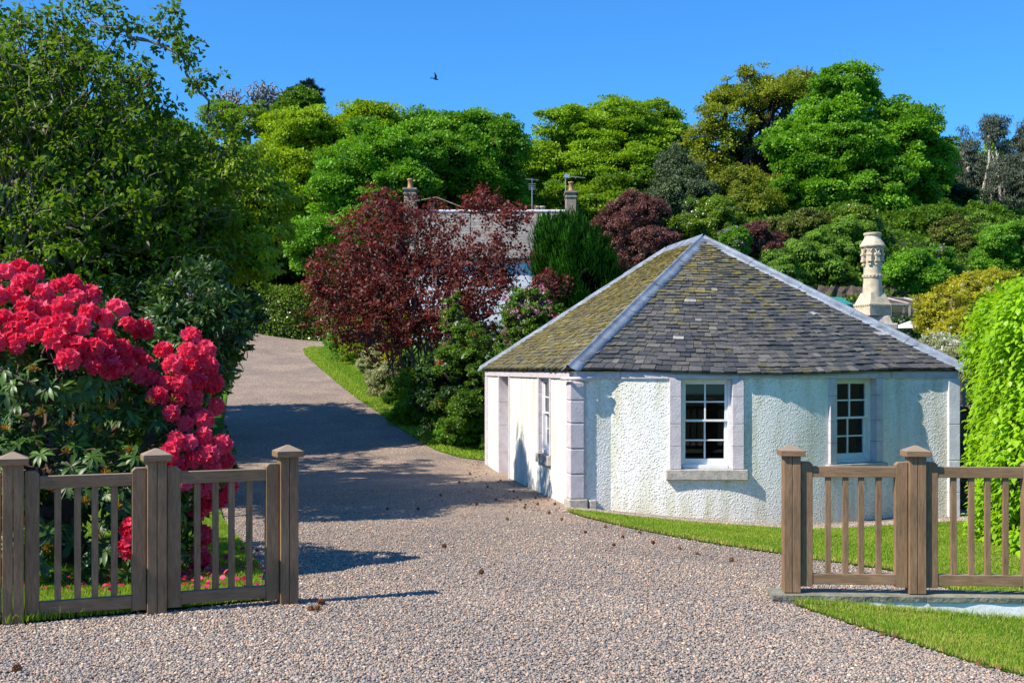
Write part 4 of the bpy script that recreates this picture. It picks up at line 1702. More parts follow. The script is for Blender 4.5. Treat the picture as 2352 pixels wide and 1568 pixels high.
# ------------------------------------------------------------------ hedges
def hedge(name, label, x0, x1, y0, y1, z0, z1, leaf, n, ls, seed, rz=0, ctr=None, rnd=.45, tmpl=T_BROAD, mode='down', core=M['bark'], lump=.12, cat="hedge"):
    """clipped hedge: rounded block; x0..z1 relative to ctr"""
    rng = np.random.RandomState(seed)
    c = np.array(ctr, float)
    o = empty(name, c, label, cat, rz=rz)
    hx, hy, hz_ = (x1 - x0) / 2, (y1 - y0) / 2, (z1 - z0) / 2
    mid = np.array([(x0 + x1) / 2, (y0 + y1) / 2, (z0 + z1) / 2])
    ar = np.array([hy * hz_, hy * hz_, hx * hz_, hx * hz_, hx * hy])
    f_ = rng.choice(5, n, p=ar / ar.sum())
    q = rng.uniform(-1, 1, (n, 3))
    for i_, (ax_, sg) in enumerate(((0, -1), (0, 1), (1, -1), (1, 1), (2, 1))):
        q[f_ == i_, ax_] = sg
    p = q * [hx, hy, hz_]
    inner = np.clip(p, [-hx + rnd, -hy + rnd, -hz_], [hx - rnd, hy - rnd, hz_ - rnd])
    nrm = unit(p - inner + 1e-6)
    p = inner + nrm * rnd
    ph = np.sin(p[:, 0] * 2.1 + 1.3) * np.sin(p[:, 1] * 1.7 + p[:, 2] * 1.1) + .6 * np.sin(p[:, 2] * 4.3 + p[:, 0] * 3.1 + p[:, 1] * 2.7)
    p = p + nrm * (ph * lump + rng.normal(0, .05, n) - np.abs(rng.normal(0, .09, n)))[:, None]
    hole = np.sin(p[:, 0] * 5.1 + p[:, 1] * 4.3 + 2 * np.sin(p[:, 2] * 3.7)) * np.sin(p[:, 2] * 6.1 + 1.5 * np.sin(p[:, 1] * 5.0))
    keep = (hole < .62) | (rng.random(n) < .35)
    p, nrm, ph = p[keep], nrm[keep], ph[keep]
    n = len(p)
    P_ = p + mid
    up = np.array([0, 0, 1.0])
    rnd3 = rng.normal(size=(n, 3))
    if mode == 'down':
        D_ = unit(nrm * .7 - up * .55 + rnd3 * .35)
        N_ = unit(nrm * .8 + up * .7 + rnd3 * .25)
    else:
        D_ = unit(nrm * .5 + rnd3 * .6)
        N_ = unit(nrm + up * .3 + rnd3 * .45)
    put("leaves", leaves_mesh("leaves", P_, D_, N_, ls * rng.uniform(.6, 1.25, n), .5 + ph * .12 + rng.normal(0, .2, n), tmpl), leaf, o)  # tone follows the lumps: shade of the hollows put into leaf colour
    cm = MB()
    g = .32
    cm.box(mid, (2 * (hx - g), 2 * (hy - g), 2 * hz_ - g * 1.6), top=.92)
    cm.build("branches", core, o, bevel=.1)  # solid dark block, its colour standing in for shade between the leaves
    return o


hedge("beech_hedge", "tall clipped hedge of fresh lime green beech leaves at the right edge", -1.45, 2.4, -1.9, 1.9, 0, 3.40, L['beech'], 60000,
      .085, 31, rz=math.radians(-14), ctr=(7.30, 14.3, -.62), rnd=.6)
hedge("laurel_hedge", "clipped glossy laurel hedge closing the top of the drive", -3.0, 4.2, -1.2, 1.2, 0, 2.75, L['laurel'], 42000, .11, 32,
      ctr=(-9.6, 55.3, 2.85), rnd=.9, tmpl=T_SMALL, mode='rand', lump=.15)
hedge("box_hedge", "low dark trimmed hedge below the fruit cage", -1.9, 2.2, -.5, .5, 0, 1.0, L['dark'], 9000, .10, 33,
      ctr=(12.4, 35.2, 2.20), rnd=.25, tmpl=T_SMALL, mode='rand', lump=.05)

# ------------------------------------------------------------------ trees
def ground_base(px, Y, dz=-.1):
    X = (px - CX) * Y / FPX
    return (X, Y, float(gz(X, Y)) + dz)


# the big cherry on the left, three leaning limbs
CH = [lobe_px(40, 230, 190, 240, 16.6, depth=2.0), lobe_px(215, 330, 150, 215, 16.4, depth=1.5), lobe_px(345, 400, 130, 190, 16.4, depth=1.3),
      lobe_px(180, 520, 260, 170, 16.2, depth=1.6), lobe_px(440, 500, 105, 150, 16.6, depth=1.2), lobe_px(-160, 350, 230, 380, 16.9, depth=2.0), lobe_px(320, 215, 80, 90, 16.6, depth=.8), lobe_px(150, 130, 130, 110, 16.6, depth=1.2)]
cherry = tree("cherry_tree", "large spreading cherry tree with drooping leaves and pale bare branches behind the red rhododendron", "tree",
              CH, ground_base(-40, 17.0), L['cherry'], M['bark_pale'], clumps=1900, per=15, cr=.15, ls=.086, twig=.0052, flat=.9, mode='droop',
              lo=.2, hi=1.04, tmpl=T_LEAF, fork=at(60, 700, 17.0), inner=260, power=.46, jitter=.07, tonev=.45, fine=False, limbs=75, limb_r=.04)
# long sprays reaching out over the sky
tree("cherry_tree", "slender cherry stem whose long sprays reach furthest right against the sky", "tree",
     [lobe_px(372, 62, 34, 48, 16.6, depth=.3), lobe_px(428, 118, 22, 42, 16.6, depth=.25), lobe_px(470, 185, 42, 30, 16.6, depth=.3),
      lobe_px(505, 330, 50, 60, 16.8, depth=.5), lobe_px(560, 400, 50, 40, 16.8, depth=.4), lobe_px(500, 560, 90, 90, 17.0, depth=.6),
      lobe_px(395, 20, 20, 28, 16.6, depth=.2), lobe_px(290, 60, 50, 40, 16.6, depth=.3), lobe_px(200, 20, 60, 40, 16.6, depth=.4)],
     ground_base(120, 17.4), L['cherry'], M['bark_pale'], clumps=230, per=12, cr=.12, ls=.078, maxr=.022, twig=.003, flat=.9, mode='droop', lo=.2,
     hi=1.0, fine=False, tmpl=T_LEAF, fork=at(230, 620, 17.1), inner=30, power=.5, jitter=.06, tonev=.45)
tree("cherry_tree", "yellow green cherry with reddish twigs between the big cherry and the drive", "tree",
     [lobe_px(510, 530, 100, 140, 18.5, depth=1.2), lobe_px(600, 480, 80, 110, 19, depth=.9), lobe_px(560, 400, 60, 80, 19, depth=.7),
      lobe_px(570, 590, 70, 60, 18, depth=.8)],
     ground_base(440, 19), L['hornbeam'], M['bark'], clumps=230, per=40, cr=.32, ls=.12, twig=.008, flat=.6, mode='down', lo=.3,
     tmpl=T_SMALL, inner=40, tonev=.25)
# dark evergreens under the cherry
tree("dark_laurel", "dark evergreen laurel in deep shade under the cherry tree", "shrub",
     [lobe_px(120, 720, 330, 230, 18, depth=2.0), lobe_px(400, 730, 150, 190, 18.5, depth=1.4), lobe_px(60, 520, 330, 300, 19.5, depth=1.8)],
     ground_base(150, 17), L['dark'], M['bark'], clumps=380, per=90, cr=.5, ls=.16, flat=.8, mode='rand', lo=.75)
tree("rhododendron_in_bud", "dark green rhododendron in pale bud overhanging the left of the drive", "shrub",
     [lobe_px(450, 765, 84, 108, 15.2, depth=.8), lobe_px(497, 735, 48, 60, 15.0, depth=.6), lobe_px(400, 830, 90, 100, 15, depth=.8), lobe_px(345, 760, 100, 135, 15.9, depth=.9), lobe_px(470, 680, 50, 60, 15.6, depth=.6)],
     ground_base(430, 15.4), L['rhodo'], M['bark_red'], fine=False, clumps=520, per=20, cr=.14, ls=.13, twig=.005, flat=.7, mode='out', lo=.82,
     tmpl=T_LONG, inner=40, tonev=.3, power=.4,
     flowers=[("flower_bud", M['bud'], 110, .05, .01, None), ("flower", M['blossom_purple'], 6, .05, .03, None)])
# tall trees behind, left to right
tree("hornbeam_tree", "tall yellow green hornbeam rising left of the drive", "tree",
     [lobe_px(640, 410, 100, 110, 62), lobe_px(560, 530, 110, 110, 61), lobe_px(700, 520, 90, 110, 62), lobe_px(520, 430, 80, 110, 62)],
     ground_base(560, 63), L['hornbeam'], M['bark'], boughs=30, clumps=340, per=160, cr=1.15, ls=.29, twig=.022, flat=.55, tonev=.55)
tree("hornbeam_tree", "broad yellow green hornbeam with a lumpy top above the laurel hedge", "tree",
     [lobe_px(760, 370, 110, 105, 60), lobe_px(850, 345, 70, 80, 60), lobe_px(690, 440, 90, 110, 59), lobe_px(790, 500, 130, 130, 59),
      lobe_px(660, 340, 60, 60, 61)],
     ground_base(720, 61), L['hornbeam'], M['bark'], boughs=46, clumps=400, per=170, cr=1.25, ls=.30, twig=.028, flat=.5, tonev=.6)
tree("shaded_tree", "dark leafy tree shading the hedge at the head of the drive", "tree",
     [lobe_px(610, 600, 110, 70, 62), lobe_px(500, 680, 80, 120, 60), lobe_px(710, 600, 110, 70, 62), lobe_px(440, 640, 110, 160, 58)],
     ground_base(540, 61), L['mid'], M['bark'], boughs=30, clumps=260, per=150, cr=1.1, ls=.24, twig=.028, flat=.55, tonev=.3)
tree("maple_tree", "rounded deep green maple directly above the left end of the white house", "tree",
     [lobe_px(1060, 350, 120, 82, 62), lobe_px(1000, 400, 130, 110, 60), lobe_px(1120, 420, 80, 90, 62), lobe_px(930, 330, 70, 50, 62)],
     ground_base(1040, 62), L['maple'], M['bark'], boughs=46, clumps=340, per=170, cr=1.25, ls=.30, twig=.035, flat=.62, tonev=.5)
tree("maple_tree", "deep green maple with stepped crown beside the yellow green hornbeam", "tree",
     [lobe_px(820, 430, 100, 80, 56), lobe_px(880, 370, 90, 80, 57), lobe_px(780, 520, 80, 80, 55), lobe_px(900, 480, 110, 100, 56),
      lobe_px(720, 580, 60, 60, 53)],
     ground_base(850, 57), L['maple'], M['bark'], boughs=44, clumps=300, per=160, cr=1.1, ls=.28, twig=.032, flat=.62, tonev=.62)
tree("lime_tree", "wide lime green tree with layered boughs in the middle of the skyline", "tree",
     [lobe_px(1400, 330, 150, 75, 72), lobe_px(1300, 360, 100, 75, 71), lobe_px(1480, 320, 95, 68, 74), lobe_px(1330, 430, 140, 80, 70),
      lobe_px(1440, 400, 130, 80, 70), lobe_px(1540, 330, 60, 60, 74)],
     ground_base(1400, 72), L['lime'], M['bark'], boughs=60, clumps=420, per=170, cr=1.5, ls=.32, twig=.035, flat=.35, tonev=.6)
tree("oak_tree", "tall gnarled oak in young golden olive leaf", "tree",
     [lobe_px(1725, 190, 75, 65, 66), lobe_px(1660, 260, 75, 50, 66), lobe_px(1790, 250, 80, 80, 67), lobe_px(1640, 350, 70, 75, 65),
      lobe_px(1700, 320, 90, 60, 66), lobe_px(1830, 190, 50, 35, 68), lobe_px(1800, 340, 60, 60, 67), lobe_px(1710, 430, 80, 60, 64)],
     ground_base(1745, 67), L['oak'], M['bark'], boughs=44, br=.24, maxr=.62, limbs=16, limb_r=.22, clumps=250, per=70, cr=1.1, ls=.27, twig=.022, flat=.6, lo=.35, inner=90,
     fork=at(1740, 400, 67), tonev=.5, jitter=.11)
tree("sycamore_tree", "huge vivid green sycamore, the biggest crown on the right", "tree",
     [lobe_px(1930, 255, 90, 75, 60), lobe_px(1990, 300, 110, 110, 60), lobe_px(1890, 330, 100, 100, 59), lobe_px(2060, 360, 100, 110, 60),
      lobe_px(1960, 420, 150, 110, 58), lobe_px(2120, 400, 60, 100, 61), lobe_px(2080, 460, 100, 70, 59), lobe_px(1850, 440, 70, 70, 58)],
     ground_base(1985, 61), L['maple'], M['bark'], boughs=74, clumps=560, per=170, cr=1.15, ls=.30, twig=.038, flat=.5, tonev=.66,
     fork=at(1985, 430, 61))
tree("holm_oak", "grey green conical evergreen tree in front of the lime green crown", "tree",
     [lobe_px(1545, 400, 28, 55, 58), lobe_px(1560, 430, 55, 55, 58), lobe_px(1580, 455, 75, 40, 57)],
     ground_base(1560, 58), L['holm'], M['bark'], clumps=150, per=130, cr=.7, ls=.20, flat=.9, mode='rand', tonev=.5)
tree("purple_smoke_bush", "round brown purple bush left of the cottage apex", "shrub",
     [lobe_px(1465, 530, 75, 85, 48), lobe_px(1500, 580, 60, 60, 47), lobe_px(1425, 560, 40, 60, 48)],
     ground_base(1465, 48), L['smoke'], M['bark_plum'], boughs=20, clumps=190, per=120, cr=.5, ls=.16, flat=.9, mode='rand', twig=.012, tonev=.5)
tree("purple_smoke_bush", "smaller brown purple bush right of the cottage apex", "shrub",
     [lobe_px(1745, 565, 55, 42, 46), lobe_px(1770, 600, 40, 40, 46)],
     ground_base(1750, 46), L['smoke'], M['bark_plum'], boughs=10, clumps=90, per=120, cr=.42, ls=.15, flat=.9, mode='rand', twig=.012, tonev=.35)
tree("holly_bush", "yellowish glossy holly bush between the two purple bushes", "shrub",
     [lobe_px(1610, 500, 55, 50, 50), lobe_px(1650, 530, 60, 50, 49), lobe_px(1585, 550, 40, 50, 49)],
     ground_base(1610, 50), L['laurel'], M['bark'], boughs=18, clumps=150, per=120, cr=.55, ls=.19, flat=.8, tonev=.75, mode='rand')
tree("lilac_bush", "small lilac bush with pale purple flowers behind the cottage apex", "shrub",
     [lobe_px(1690, 555, 30, 30, 45)], ground_base(1690, 45), L['bright'], M['bark'], clumps=40, per=90, cr=.32, ls=.13, flat=.8,
     flowers=[("blossom", M['blossom_purple'], 26, .06, .10, None)])
tree("rusty_shrub", "rusty olive shrub at the foot of the golden oak", "shrub",
     [lobe_px(1700, 440, 55, 50, 57), lobe_px(1730, 480, 60, 40, 56)],
     ground_base(1710, 57), L['oak'], M['bark'], clumps=90, per=100, cr=.7, ls=.2, flat=.8, tonev=.15, mode='rand')
bank = [("broad olive green bush on the bank under the sycamore", 1850, 520, 75, 45, 50, 'olive', .75),
        ("bushy mid green shrub on the bank behind the ornate chimney", 1920, 560, 80, 55, 48, 'mid', .7),
        ("large drooping green shrub left of the ornate chimney", 1850, 610, 85, 65, 46, 'mid', .62),
        ("leafy shrub filling the bank right below the sycamore trunk", 1955, 520, 60, 45, 50, 'laurel', .6),
        ("bright green laurel immediately right of the ornate chimney", 2090, 620, 60, 50, 44, 'maple', .62),
        ("low shrub at the foot of the bank above the fruit cage", 2150, 640, 45, 35, 46, 'mid', .5),
        ("rounded olive and rust shrub on the bank above the golden bush", 2195, 590, 50, 40, 50, 'olive', .5),
        ("fresh green shrub spreading at the right edge above the golden bush", 2320, 570, 70, 70, 47, 'bright', .6),
        ("fine leaved green shrub behind the golden bush", 2250, 620, 60, 45, 50, 'mid', .6),
        ("dark green shrub at the foot of the bank behind the apex", 1790, 640, 60, 50, 45, 'mid', .45)]
for lb, cx_, cy_, rx_, ry_, Y_, lf, tv in bank:
    tree("garden_shrub", lb, "shrub", [lobe_px(cx_, cy_, rx_, ry_, Y_), lobe_px(cx_ + rx_ * .4, cy_ + ry_ * .4, rx_ * .7, ry_ * .6, Y_ - .5),
                                      lobe_px(cx_ - rx_ * .5, cy_ + ry_ * .35, rx_ * .6, ry_ * .6, Y_ - .3)],
         ground_base(cx_, Y_), L[lf], M['bark'], boughs=16, clumps=170, per=120, cr=.5, ls=.17, flat=.7, tonev=tv, group="shrubs on the garden bank",
         mode='down' if lf == 'mid' else 'rand', twig=.012)
tree("purple_rhododendron", "small rhododendron with mauve flowers on the bank right of the chimney", "shrub",
     [lobe_px(2150, 600, 38, 26, 45)], ground_base(2150, 45), L['bright'], M['bark'], clumps=60, per=80, cr=.35, ls=.14, flat=.8, tonev=.3,
     flowers=[("blossom", M['blossom_purple'], 26, .07, .09, None)])
tree("golden_azalea", "large golden yellow bush with cream flowers beside the beech hedge", "shrub",
     [lobe_px(2170, 720, 65, 55, 27, depth=.8), lobe_px(2240, 690, 75, 55, 28, depth=.9), lobe_px(2190, 780, 55, 40, 26, depth=.7)],
     ground_base(2190, 27.5), L['yellow'], M['bark_plum'], clumps=260, per=70, cr=.26, ls=.085, flat=.8, mode='rand', twig=.008, tonev=.42,
     flowers=[("blossom", M['blossom_white'], 60, .035, .03, None)])
tree("golden_azalea", "golden bush whose crest shows above the beech hedge", "shrub",
     [lobe_px(2270, 655, 60, 28, 33, depth=.8)], ground_base(2270, 33), L['yellow'], M['bark_plum'], clumps=70, per=80, cr=.32, ls=.10,
     flat=.8, mode='rand', twig=.008, tonev=.4)
tree("white_flower_shrub", "low shrub with small white flowers beyond the cottage roof corner", "shrub",
     [lobe_px(2150, 796, 50, 24, 24, depth=.5), lobe_px(2195, 806, 45, 28, 23, depth=.5), lobe_px(2200, 840, 50, 35, 22.5, depth=.5)],
     ground_base(2160, 23.7), L['pale'], M['bark'], clumps=130, per=70, cr=.2, ls=.06, flat=.8, mode='rand', twig=.006, tonev=.2,
     flowers=[("blossom", M['blossom_white'], 150, .04, .035, None)])
# gum trees on the far right
tree("eucalyptus_tree", "forked pale trunked gum tree with drooping grey foliage", "tree",
     [lobe_px(2215, 350, 35, 40, 70), lobe_px(2240, 410, 50, 55, 70), lobe_px(2200, 430, 25, 50, 70)], ground_base(2205, 70), L['gum'], M['bark_white'],
     clumps=70, per=60, cr=.85, ls=.30, flat=.9, mode='down', twig=.02, maxr=.16, limbs=5, limb_r=.12, lo=.3, fork=at(2235, 500, 70), inner=20, tmpl=T_LONG)
tree("eucalyptus_tree", "tallest white trunked gum tree with a tufted top at the right", "tree",
     [lobe_px(2290, 285, 28, 28, 68), lobe_px(2275, 300, 16, 30, 68), lobe_px(2300, 420, 40, 60, 68), lobe_px(2310, 340, 18, 15, 68)],
     ground_base(2290, 68), L['gum'], M['bark_white'], clumps=60, per=55, cr=.8, ls=.30, flat=.9, mode='down', twig=.02, maxr=.16, limbs=5, limb_r=.12, lo=.3,
     fork=at(2297, 470, 68), inner=20, tmpl=T_LONG)
tree("eucalyptus_tree", "dark gum tree cut off by the right edge of the view", "tree",
     [lobe_px(2362, 340, 26, 60, 66), lobe_px(2350, 410, 36, 60, 66)], ground_base(2375, 66), L['gum'], M['bark_white'],
     clumps=90, per=80, cr=.8, ls=.3, flat=.9, mode='down', twig=.02, maxr=.16, limbs=5, limb_r=.12, lo=.3, tonev=.3, tmpl=T_LONG)
back = [("yellow green tree between the sycamore and the gum trees", 2190, 400, 45, 65, 78, 'hornbeam', .6),
        ("yellow green tree seen through the gum trees", 2270, 420, 60, 80, 80, 'hornbeam', .7),
        ("soft green willow like tree behind the right gum trunk", 2270, 500, 70, 60, 76, 'lime', .4),
        ("pale green tree filling the right edge behind the gums", 2350, 490, 60, 70, 78, 'lime', .5),
        ("deep shaded tree under the sycamore on the right", 2110, 500, 110, 60, 64, 'dark', .4),
        ("deep shaded tree at the foot of the gum trees", 2200, 530, 70, 50, 72, 'dark', .5),
        ("dark green tree below the lime green crown", 1360, 480, 140, 70, 66, 'lime', .15),
        ("green tree behind the round purple bush", 1500, 470, 100, 70, 68, 'mid', .4),
        ("green tree behind the golden oak trunk", 1640, 460, 90, 60, 76, 'mid', .35),
        ("dark tree behind the oak and sycamore", 1820, 470, 90, 60, 72, 'mid', .3),
        ("green tree closing the gap between maple and lime green crown", 1200, 440, 70, 90, 76, 'maple', .35),
        ("shaded trees behind the white house roof", 1080, 500, 150, 70, 64, 'maple', .3)]
for lb, cx_, cy_, rx_, ry_, Y_, lf, tv in back:
    tree("woodland_tree", lb, "tree", [lobe_px(cx_, cy_, rx_, ry_, Y_), lobe_px(cx_ + rx_ * .4, cy_ - ry_ * .2, rx_ * .6, ry_ * .7, Y_ + 1),
                                      lobe_px(cx_ - rx_ * .45, cy_ + ry_ * .1, rx_ * .6, ry_ * .7, Y_ - .5)],
         ground_base(cx_, Y_), L[lf], M['bark'], boughs=18, clumps=150, per=120, cr=1.3, ls=.34, flat=.55, tonev=tv, group="woodland trees on the slope", twig=.03)
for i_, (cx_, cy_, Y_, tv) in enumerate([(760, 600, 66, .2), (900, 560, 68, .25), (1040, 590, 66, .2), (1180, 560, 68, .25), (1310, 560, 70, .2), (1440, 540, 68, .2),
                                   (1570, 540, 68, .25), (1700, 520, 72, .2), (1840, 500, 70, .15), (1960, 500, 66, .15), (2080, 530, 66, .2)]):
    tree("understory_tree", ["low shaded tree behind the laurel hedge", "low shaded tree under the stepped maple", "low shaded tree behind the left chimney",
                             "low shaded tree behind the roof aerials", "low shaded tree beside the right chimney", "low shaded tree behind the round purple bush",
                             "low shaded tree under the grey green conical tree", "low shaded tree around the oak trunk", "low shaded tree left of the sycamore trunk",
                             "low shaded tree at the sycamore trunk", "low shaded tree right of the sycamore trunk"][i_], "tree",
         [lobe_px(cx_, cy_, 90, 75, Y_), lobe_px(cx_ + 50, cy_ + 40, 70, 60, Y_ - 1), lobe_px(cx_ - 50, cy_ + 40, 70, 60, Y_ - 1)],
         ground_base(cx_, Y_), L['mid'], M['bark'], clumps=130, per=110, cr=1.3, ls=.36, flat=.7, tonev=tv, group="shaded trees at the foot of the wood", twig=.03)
rng = np.random.RandomState(91)
n = 330000
y = rng.uniform(27, 90, n)
x = rng.uniform(-.45, .47, n) * y
kk = (x > strip_x(y) + 2.5) | (y > 57) | (x < np.interp(y, DR_Y, DR_XL) - 1)
kk &= ~((y > 33) & (y < 43) & (x > 9.5))
kk &= ~((y > 49) & (y < 58) & (np.abs(x) < 4.5))
x, y = x[kk], y[kk]
lump_ = .25 + .3 * np.sin(x * .9 + 2 * np.sin(y * .5)) * np.sin(y * .8 + x * .3)
Pp = np.stack([x, y, gz(x, y) + np.clip(lump_, 0, 1) * rng.random(len(x))], -1)
o = put("undergrowth", leaves_mesh("undergrowth", Pp, rng.normal(size=Pp.shape) + [0, 0, .4], rng.normal(size=Pp.shape) * .5 + [0, 0, 1],
                                   rng.uniform(.09, .21, len(x)), rng.normal(.35, .25, len(x)), T_SMALL), L['mid'])
tag(o, "green undergrowth covering the slope under the trees", "undergrowth", kind='stuff')
more = [("small green shrub under the sycamore right of the chimney top", 2090, 545, 45, 30, 53), ("dark shrub at the sycamore's right foot", 2150, 555, 40, 28, 54),
        ("green shrub before the forked gum tree", 2205, 555, 35, 25, 56), ("leafy shrub left of the ornate chimney pot", 1940, 490, 40, 28, 54),
        ("leafy shrub below the gum trunks", 2260, 560, 35, 24, 55)]
for lb, cx_, cy_, rx_, ry_, Y_ in more:
    tree("garden_shrub", lb, "shrub", [lobe_px(cx_, cy_, rx_, ry_, Y_), lobe_px(cx_ + 20, cy_ + 15, rx_, ry_ * .7, Y_ - .5)], ground_base(cx_, Y_), L['mid'],
         M['bark'], boughs=9, clumps=70, per=110, cr=.6, ls=.22, flat=.7, tonev=.4, group="shrubs on the garden bank", twig=.012)
# skyline on the left: bare trees, a dark conifer
tree("bare_tree", "leafless grey tree with rounded twiggy crown on the far skyline", "tree",
     [lobe_px(608, 222, 50, 36, 125)], ground_base(608, 125), L['holm'], M['bark_grey'], fine=False, clumps=520, per=1, cr=.2, ls=.1, twig=.042, flat=.9, maxr=.35,
     lo=.3, hi=1.05, inner=60, fork=at(610, 262, 125), power=.42)
tree("bare_tree", "thin leafless tree on the far skyline left of the rounded one", "tree",
     [lobe_px(528, 240, 42, 45, 125)], ground_base(528, 125), L['holm'], M['bark_grey'], fine=False, clumps=400, per=1, cr=.2, ls=.1, twig=.042, flat=.9, maxr=.35,
     lo=.3, hi=1.05, inner=60, power=.42)
tree("hazy_tree", "pale olive trees of the far skyline under the bare crowns", "tree",
     [lobe_px(575, 280, 70, 35, 118), lobe_px(510, 270, 50, 40, 120), lobe_px(640, 280, 40, 30, 118)], ground_base(575, 118), L['lime'], M['bark_grey'],
     clumps=110, per=60, cr=.9, ls=.42, flat=.7, lo=.5, twig=.04, maxr=.3, tonev=.3)
tree("conifer_tree", "dark blue green conifer poking above the skyline", "tree",
     [lobe_px(706, 212, 30, 14, 110), lobe_px(708, 203, 12, 12, 110), lobe_px(715, 232, 24, 10, 110)], ground_base(706, 110), L['blue_pine'], M['bark'],
     clumps=60, per=120, cr=.7, ls=.5, flat=.3, lo=.3, twig=.05, tmpl=T_NEEDLE, mode='out')
tree("round_tree", "soft green tree crown in front of the dark conifer", "tree",
     [lobe_px(690, 250, 42, 38, 104), lobe_px(670, 270, 36, 30, 104)], ground_base(690, 104), L['mid'], M['bark'], clumps=120, per=110, cr=.9, ls=.4,
     flat=.7, twig=.04, tonev=.65)
# left woodland wall, off the drive
for lb, cx_, cy_, rx_, ry_, Y_ in (("tall shaded tree filling the gap left of the drive", 420, 690, 120, 150, 29),
                                   ("tall leafy tree behind the cherry at the left edge", 60, 480, 300, 380, 27),
                                   ("dense tree behind the cherry's right side", 310, 500, 170, 190, 27)):
    tree("woodland_tree", lb, "tree", [lobe_px(cx_, cy_, rx_, ry_, Y_), lobe_px(cx_ - rx_ * .4, cy_ + ry_ * .3, rx_ * .8, ry_ * .7, Y_ - 1)],
         ground_base(cx_, Y_), L['mid'], M['bark'], boughs=26, clumps=240, per=150, cr=.95, ls=.22, flat=.6, tonev=.3, group="woodland trees left of the drive")
# a tall tree left of the view casts the shade that lies over the drive
tree("shade_tree", "tall leafy tree standing left of the drive, outside the left edge", "tree",
     [np.array([-10.5, 17.5, 5.6, 2.4, 2.6, 2.6]), np.array([-11.5, 20.5, 7.0, 2.6, 2.4, 2.8])], (-11, 18, -.2), L['mid'], M['bark'],
     clumps=120, per=70, cr=.7, ls=.2, flat=.6)

# purple plum over the drive side lawn, dark cypress, shrubs
tree("purple_plum_tree", "wide purple leaved plum with arching bare twigs in front of the white house", "tree",
     [lobe_px(850, 620, 130, 120, 33, depth=1.6), lobe_px(960, 560, 120, 100, 33, depth=1.5), lobe_px(1060, 610, 110, 60, 32.5, depth=1.2),
      lobe_px(800, 700, 90, 100, 32.5, depth=1.3), lobe_px(950, 700, 130, 100, 32, depth=1.4), lobe_px(1140, 600, 75, 75, 32, depth=1.0),
      lobe_px(880, 500, 80, 50, 33.5, depth=1.0), lobe_px(1060, 740, 90, 70, 31.5, depth=1.0), lobe_px(870, 770, 100, 60, 31.5, depth=1.0), lobe_px(1110, 670, 90, 60, 31.5, depth=.8)],
     ground_base(950, 33), L['plum'], M['bark_plum'], clumps=1400, per=19, cr=.24, ls=.095, twig=.0075, flat=.8, mode='rand', lo=.3, hi=1.04, fine=False, maxr=.045, limbs=40, limb_r=.026,
     fork=at(950, 820, 33), inner=120, power=.45, jitter=.09, tonev=.5)
tree("purple_plum_tree", "thin purple plum sprays rising against the green wood above the roof", "tree",
     [lobe_px(870, 455, 35, 25, 33.5, depth=.5), lobe_px(1120, 470, 60, 28, 33, depth=.6), lobe_px(1180, 500, 40, 40, 32.5, depth=.5),
      lobe_px(1250, 660, 50, 60, 31.5, depth=.5), lobe_px(730, 640, 35, 60, 32, depth=.5)],
     ground_base(1080, 33.4), L['plum'], M['bark_plum'], fine=False, maxr=.022, clumps=230, per=16, cr=.2, ls=.095, twig=.007, flat=.8, mode='rand', lo=.2,
     fork=at(1010, 740, 33), inner=20, tonev=.6, jitter=.09)
tree("dark_cypress", "dense dark green cypress with upright sprays left of the cottage roof", "tree",
     [lobe_px(1300, 600, 60, 76, 36, depth=1.2), lobe_px(1262, 590, 28, 62, 36, depth=.8), lobe_px(1350, 632, 50, 76, 36, depth=.9),
      lobe_px(1330, 680, 85, 110, 35.6, depth=1.2)],
     ground_base(1320, 36), L['cypress'], M['bark'], fine=False, clumps=420, per=85, cr=.26, ls=.17, flat=1.6, mode='up', tmpl=T_NEEDLE, tonev=.45, lo=.86)
border = [("fresh green hedge like shrub at the lawn corner near the drive bend", 795, 785, 48, 40, 40, 'bright', .5),
          ("light green leafy shrub under the left of the plum", 840, 780, 55, 55, 37, 'hornbeam', .45),
          ("tall golden leaved shrub under the purple plum", 905, 770, 38, 90, 30, 'yellow', .45),
          ("pale variegated shrub on the lawn edge", 862, 822, 28, 32, 35, 'pale', .5),
          ("pink tinged low shrub on the lawn edge", 885, 868, 36, 34, 32, 'pale', .15),
          ("feathery green shrub by the lawn in front of the plum", 965, 905, 55, 62, 28.5, 'hornbeam', .15),
          ("dark green shrub in the middle of the border", 1030, 900, 80, 110, 28, 'dark', .6),
          ("tall rose bush with tiny cream flowers beside the cottage", 1090, 870, 95, 150, 26.8, 'mid', .38),
          ("dense green shrub behind the cottage left corner", 1180, 800, 110, 100, 29, 'mid', .35),
          ("rounded conifer shrub low in the border", 930, 872, 40, 50, 29.5, 'mid', .35),
          ("low leafy clump at the lawn edge by the cottage corner", 1065, 972, 45, 42, 25.8, 'bright', .35)]
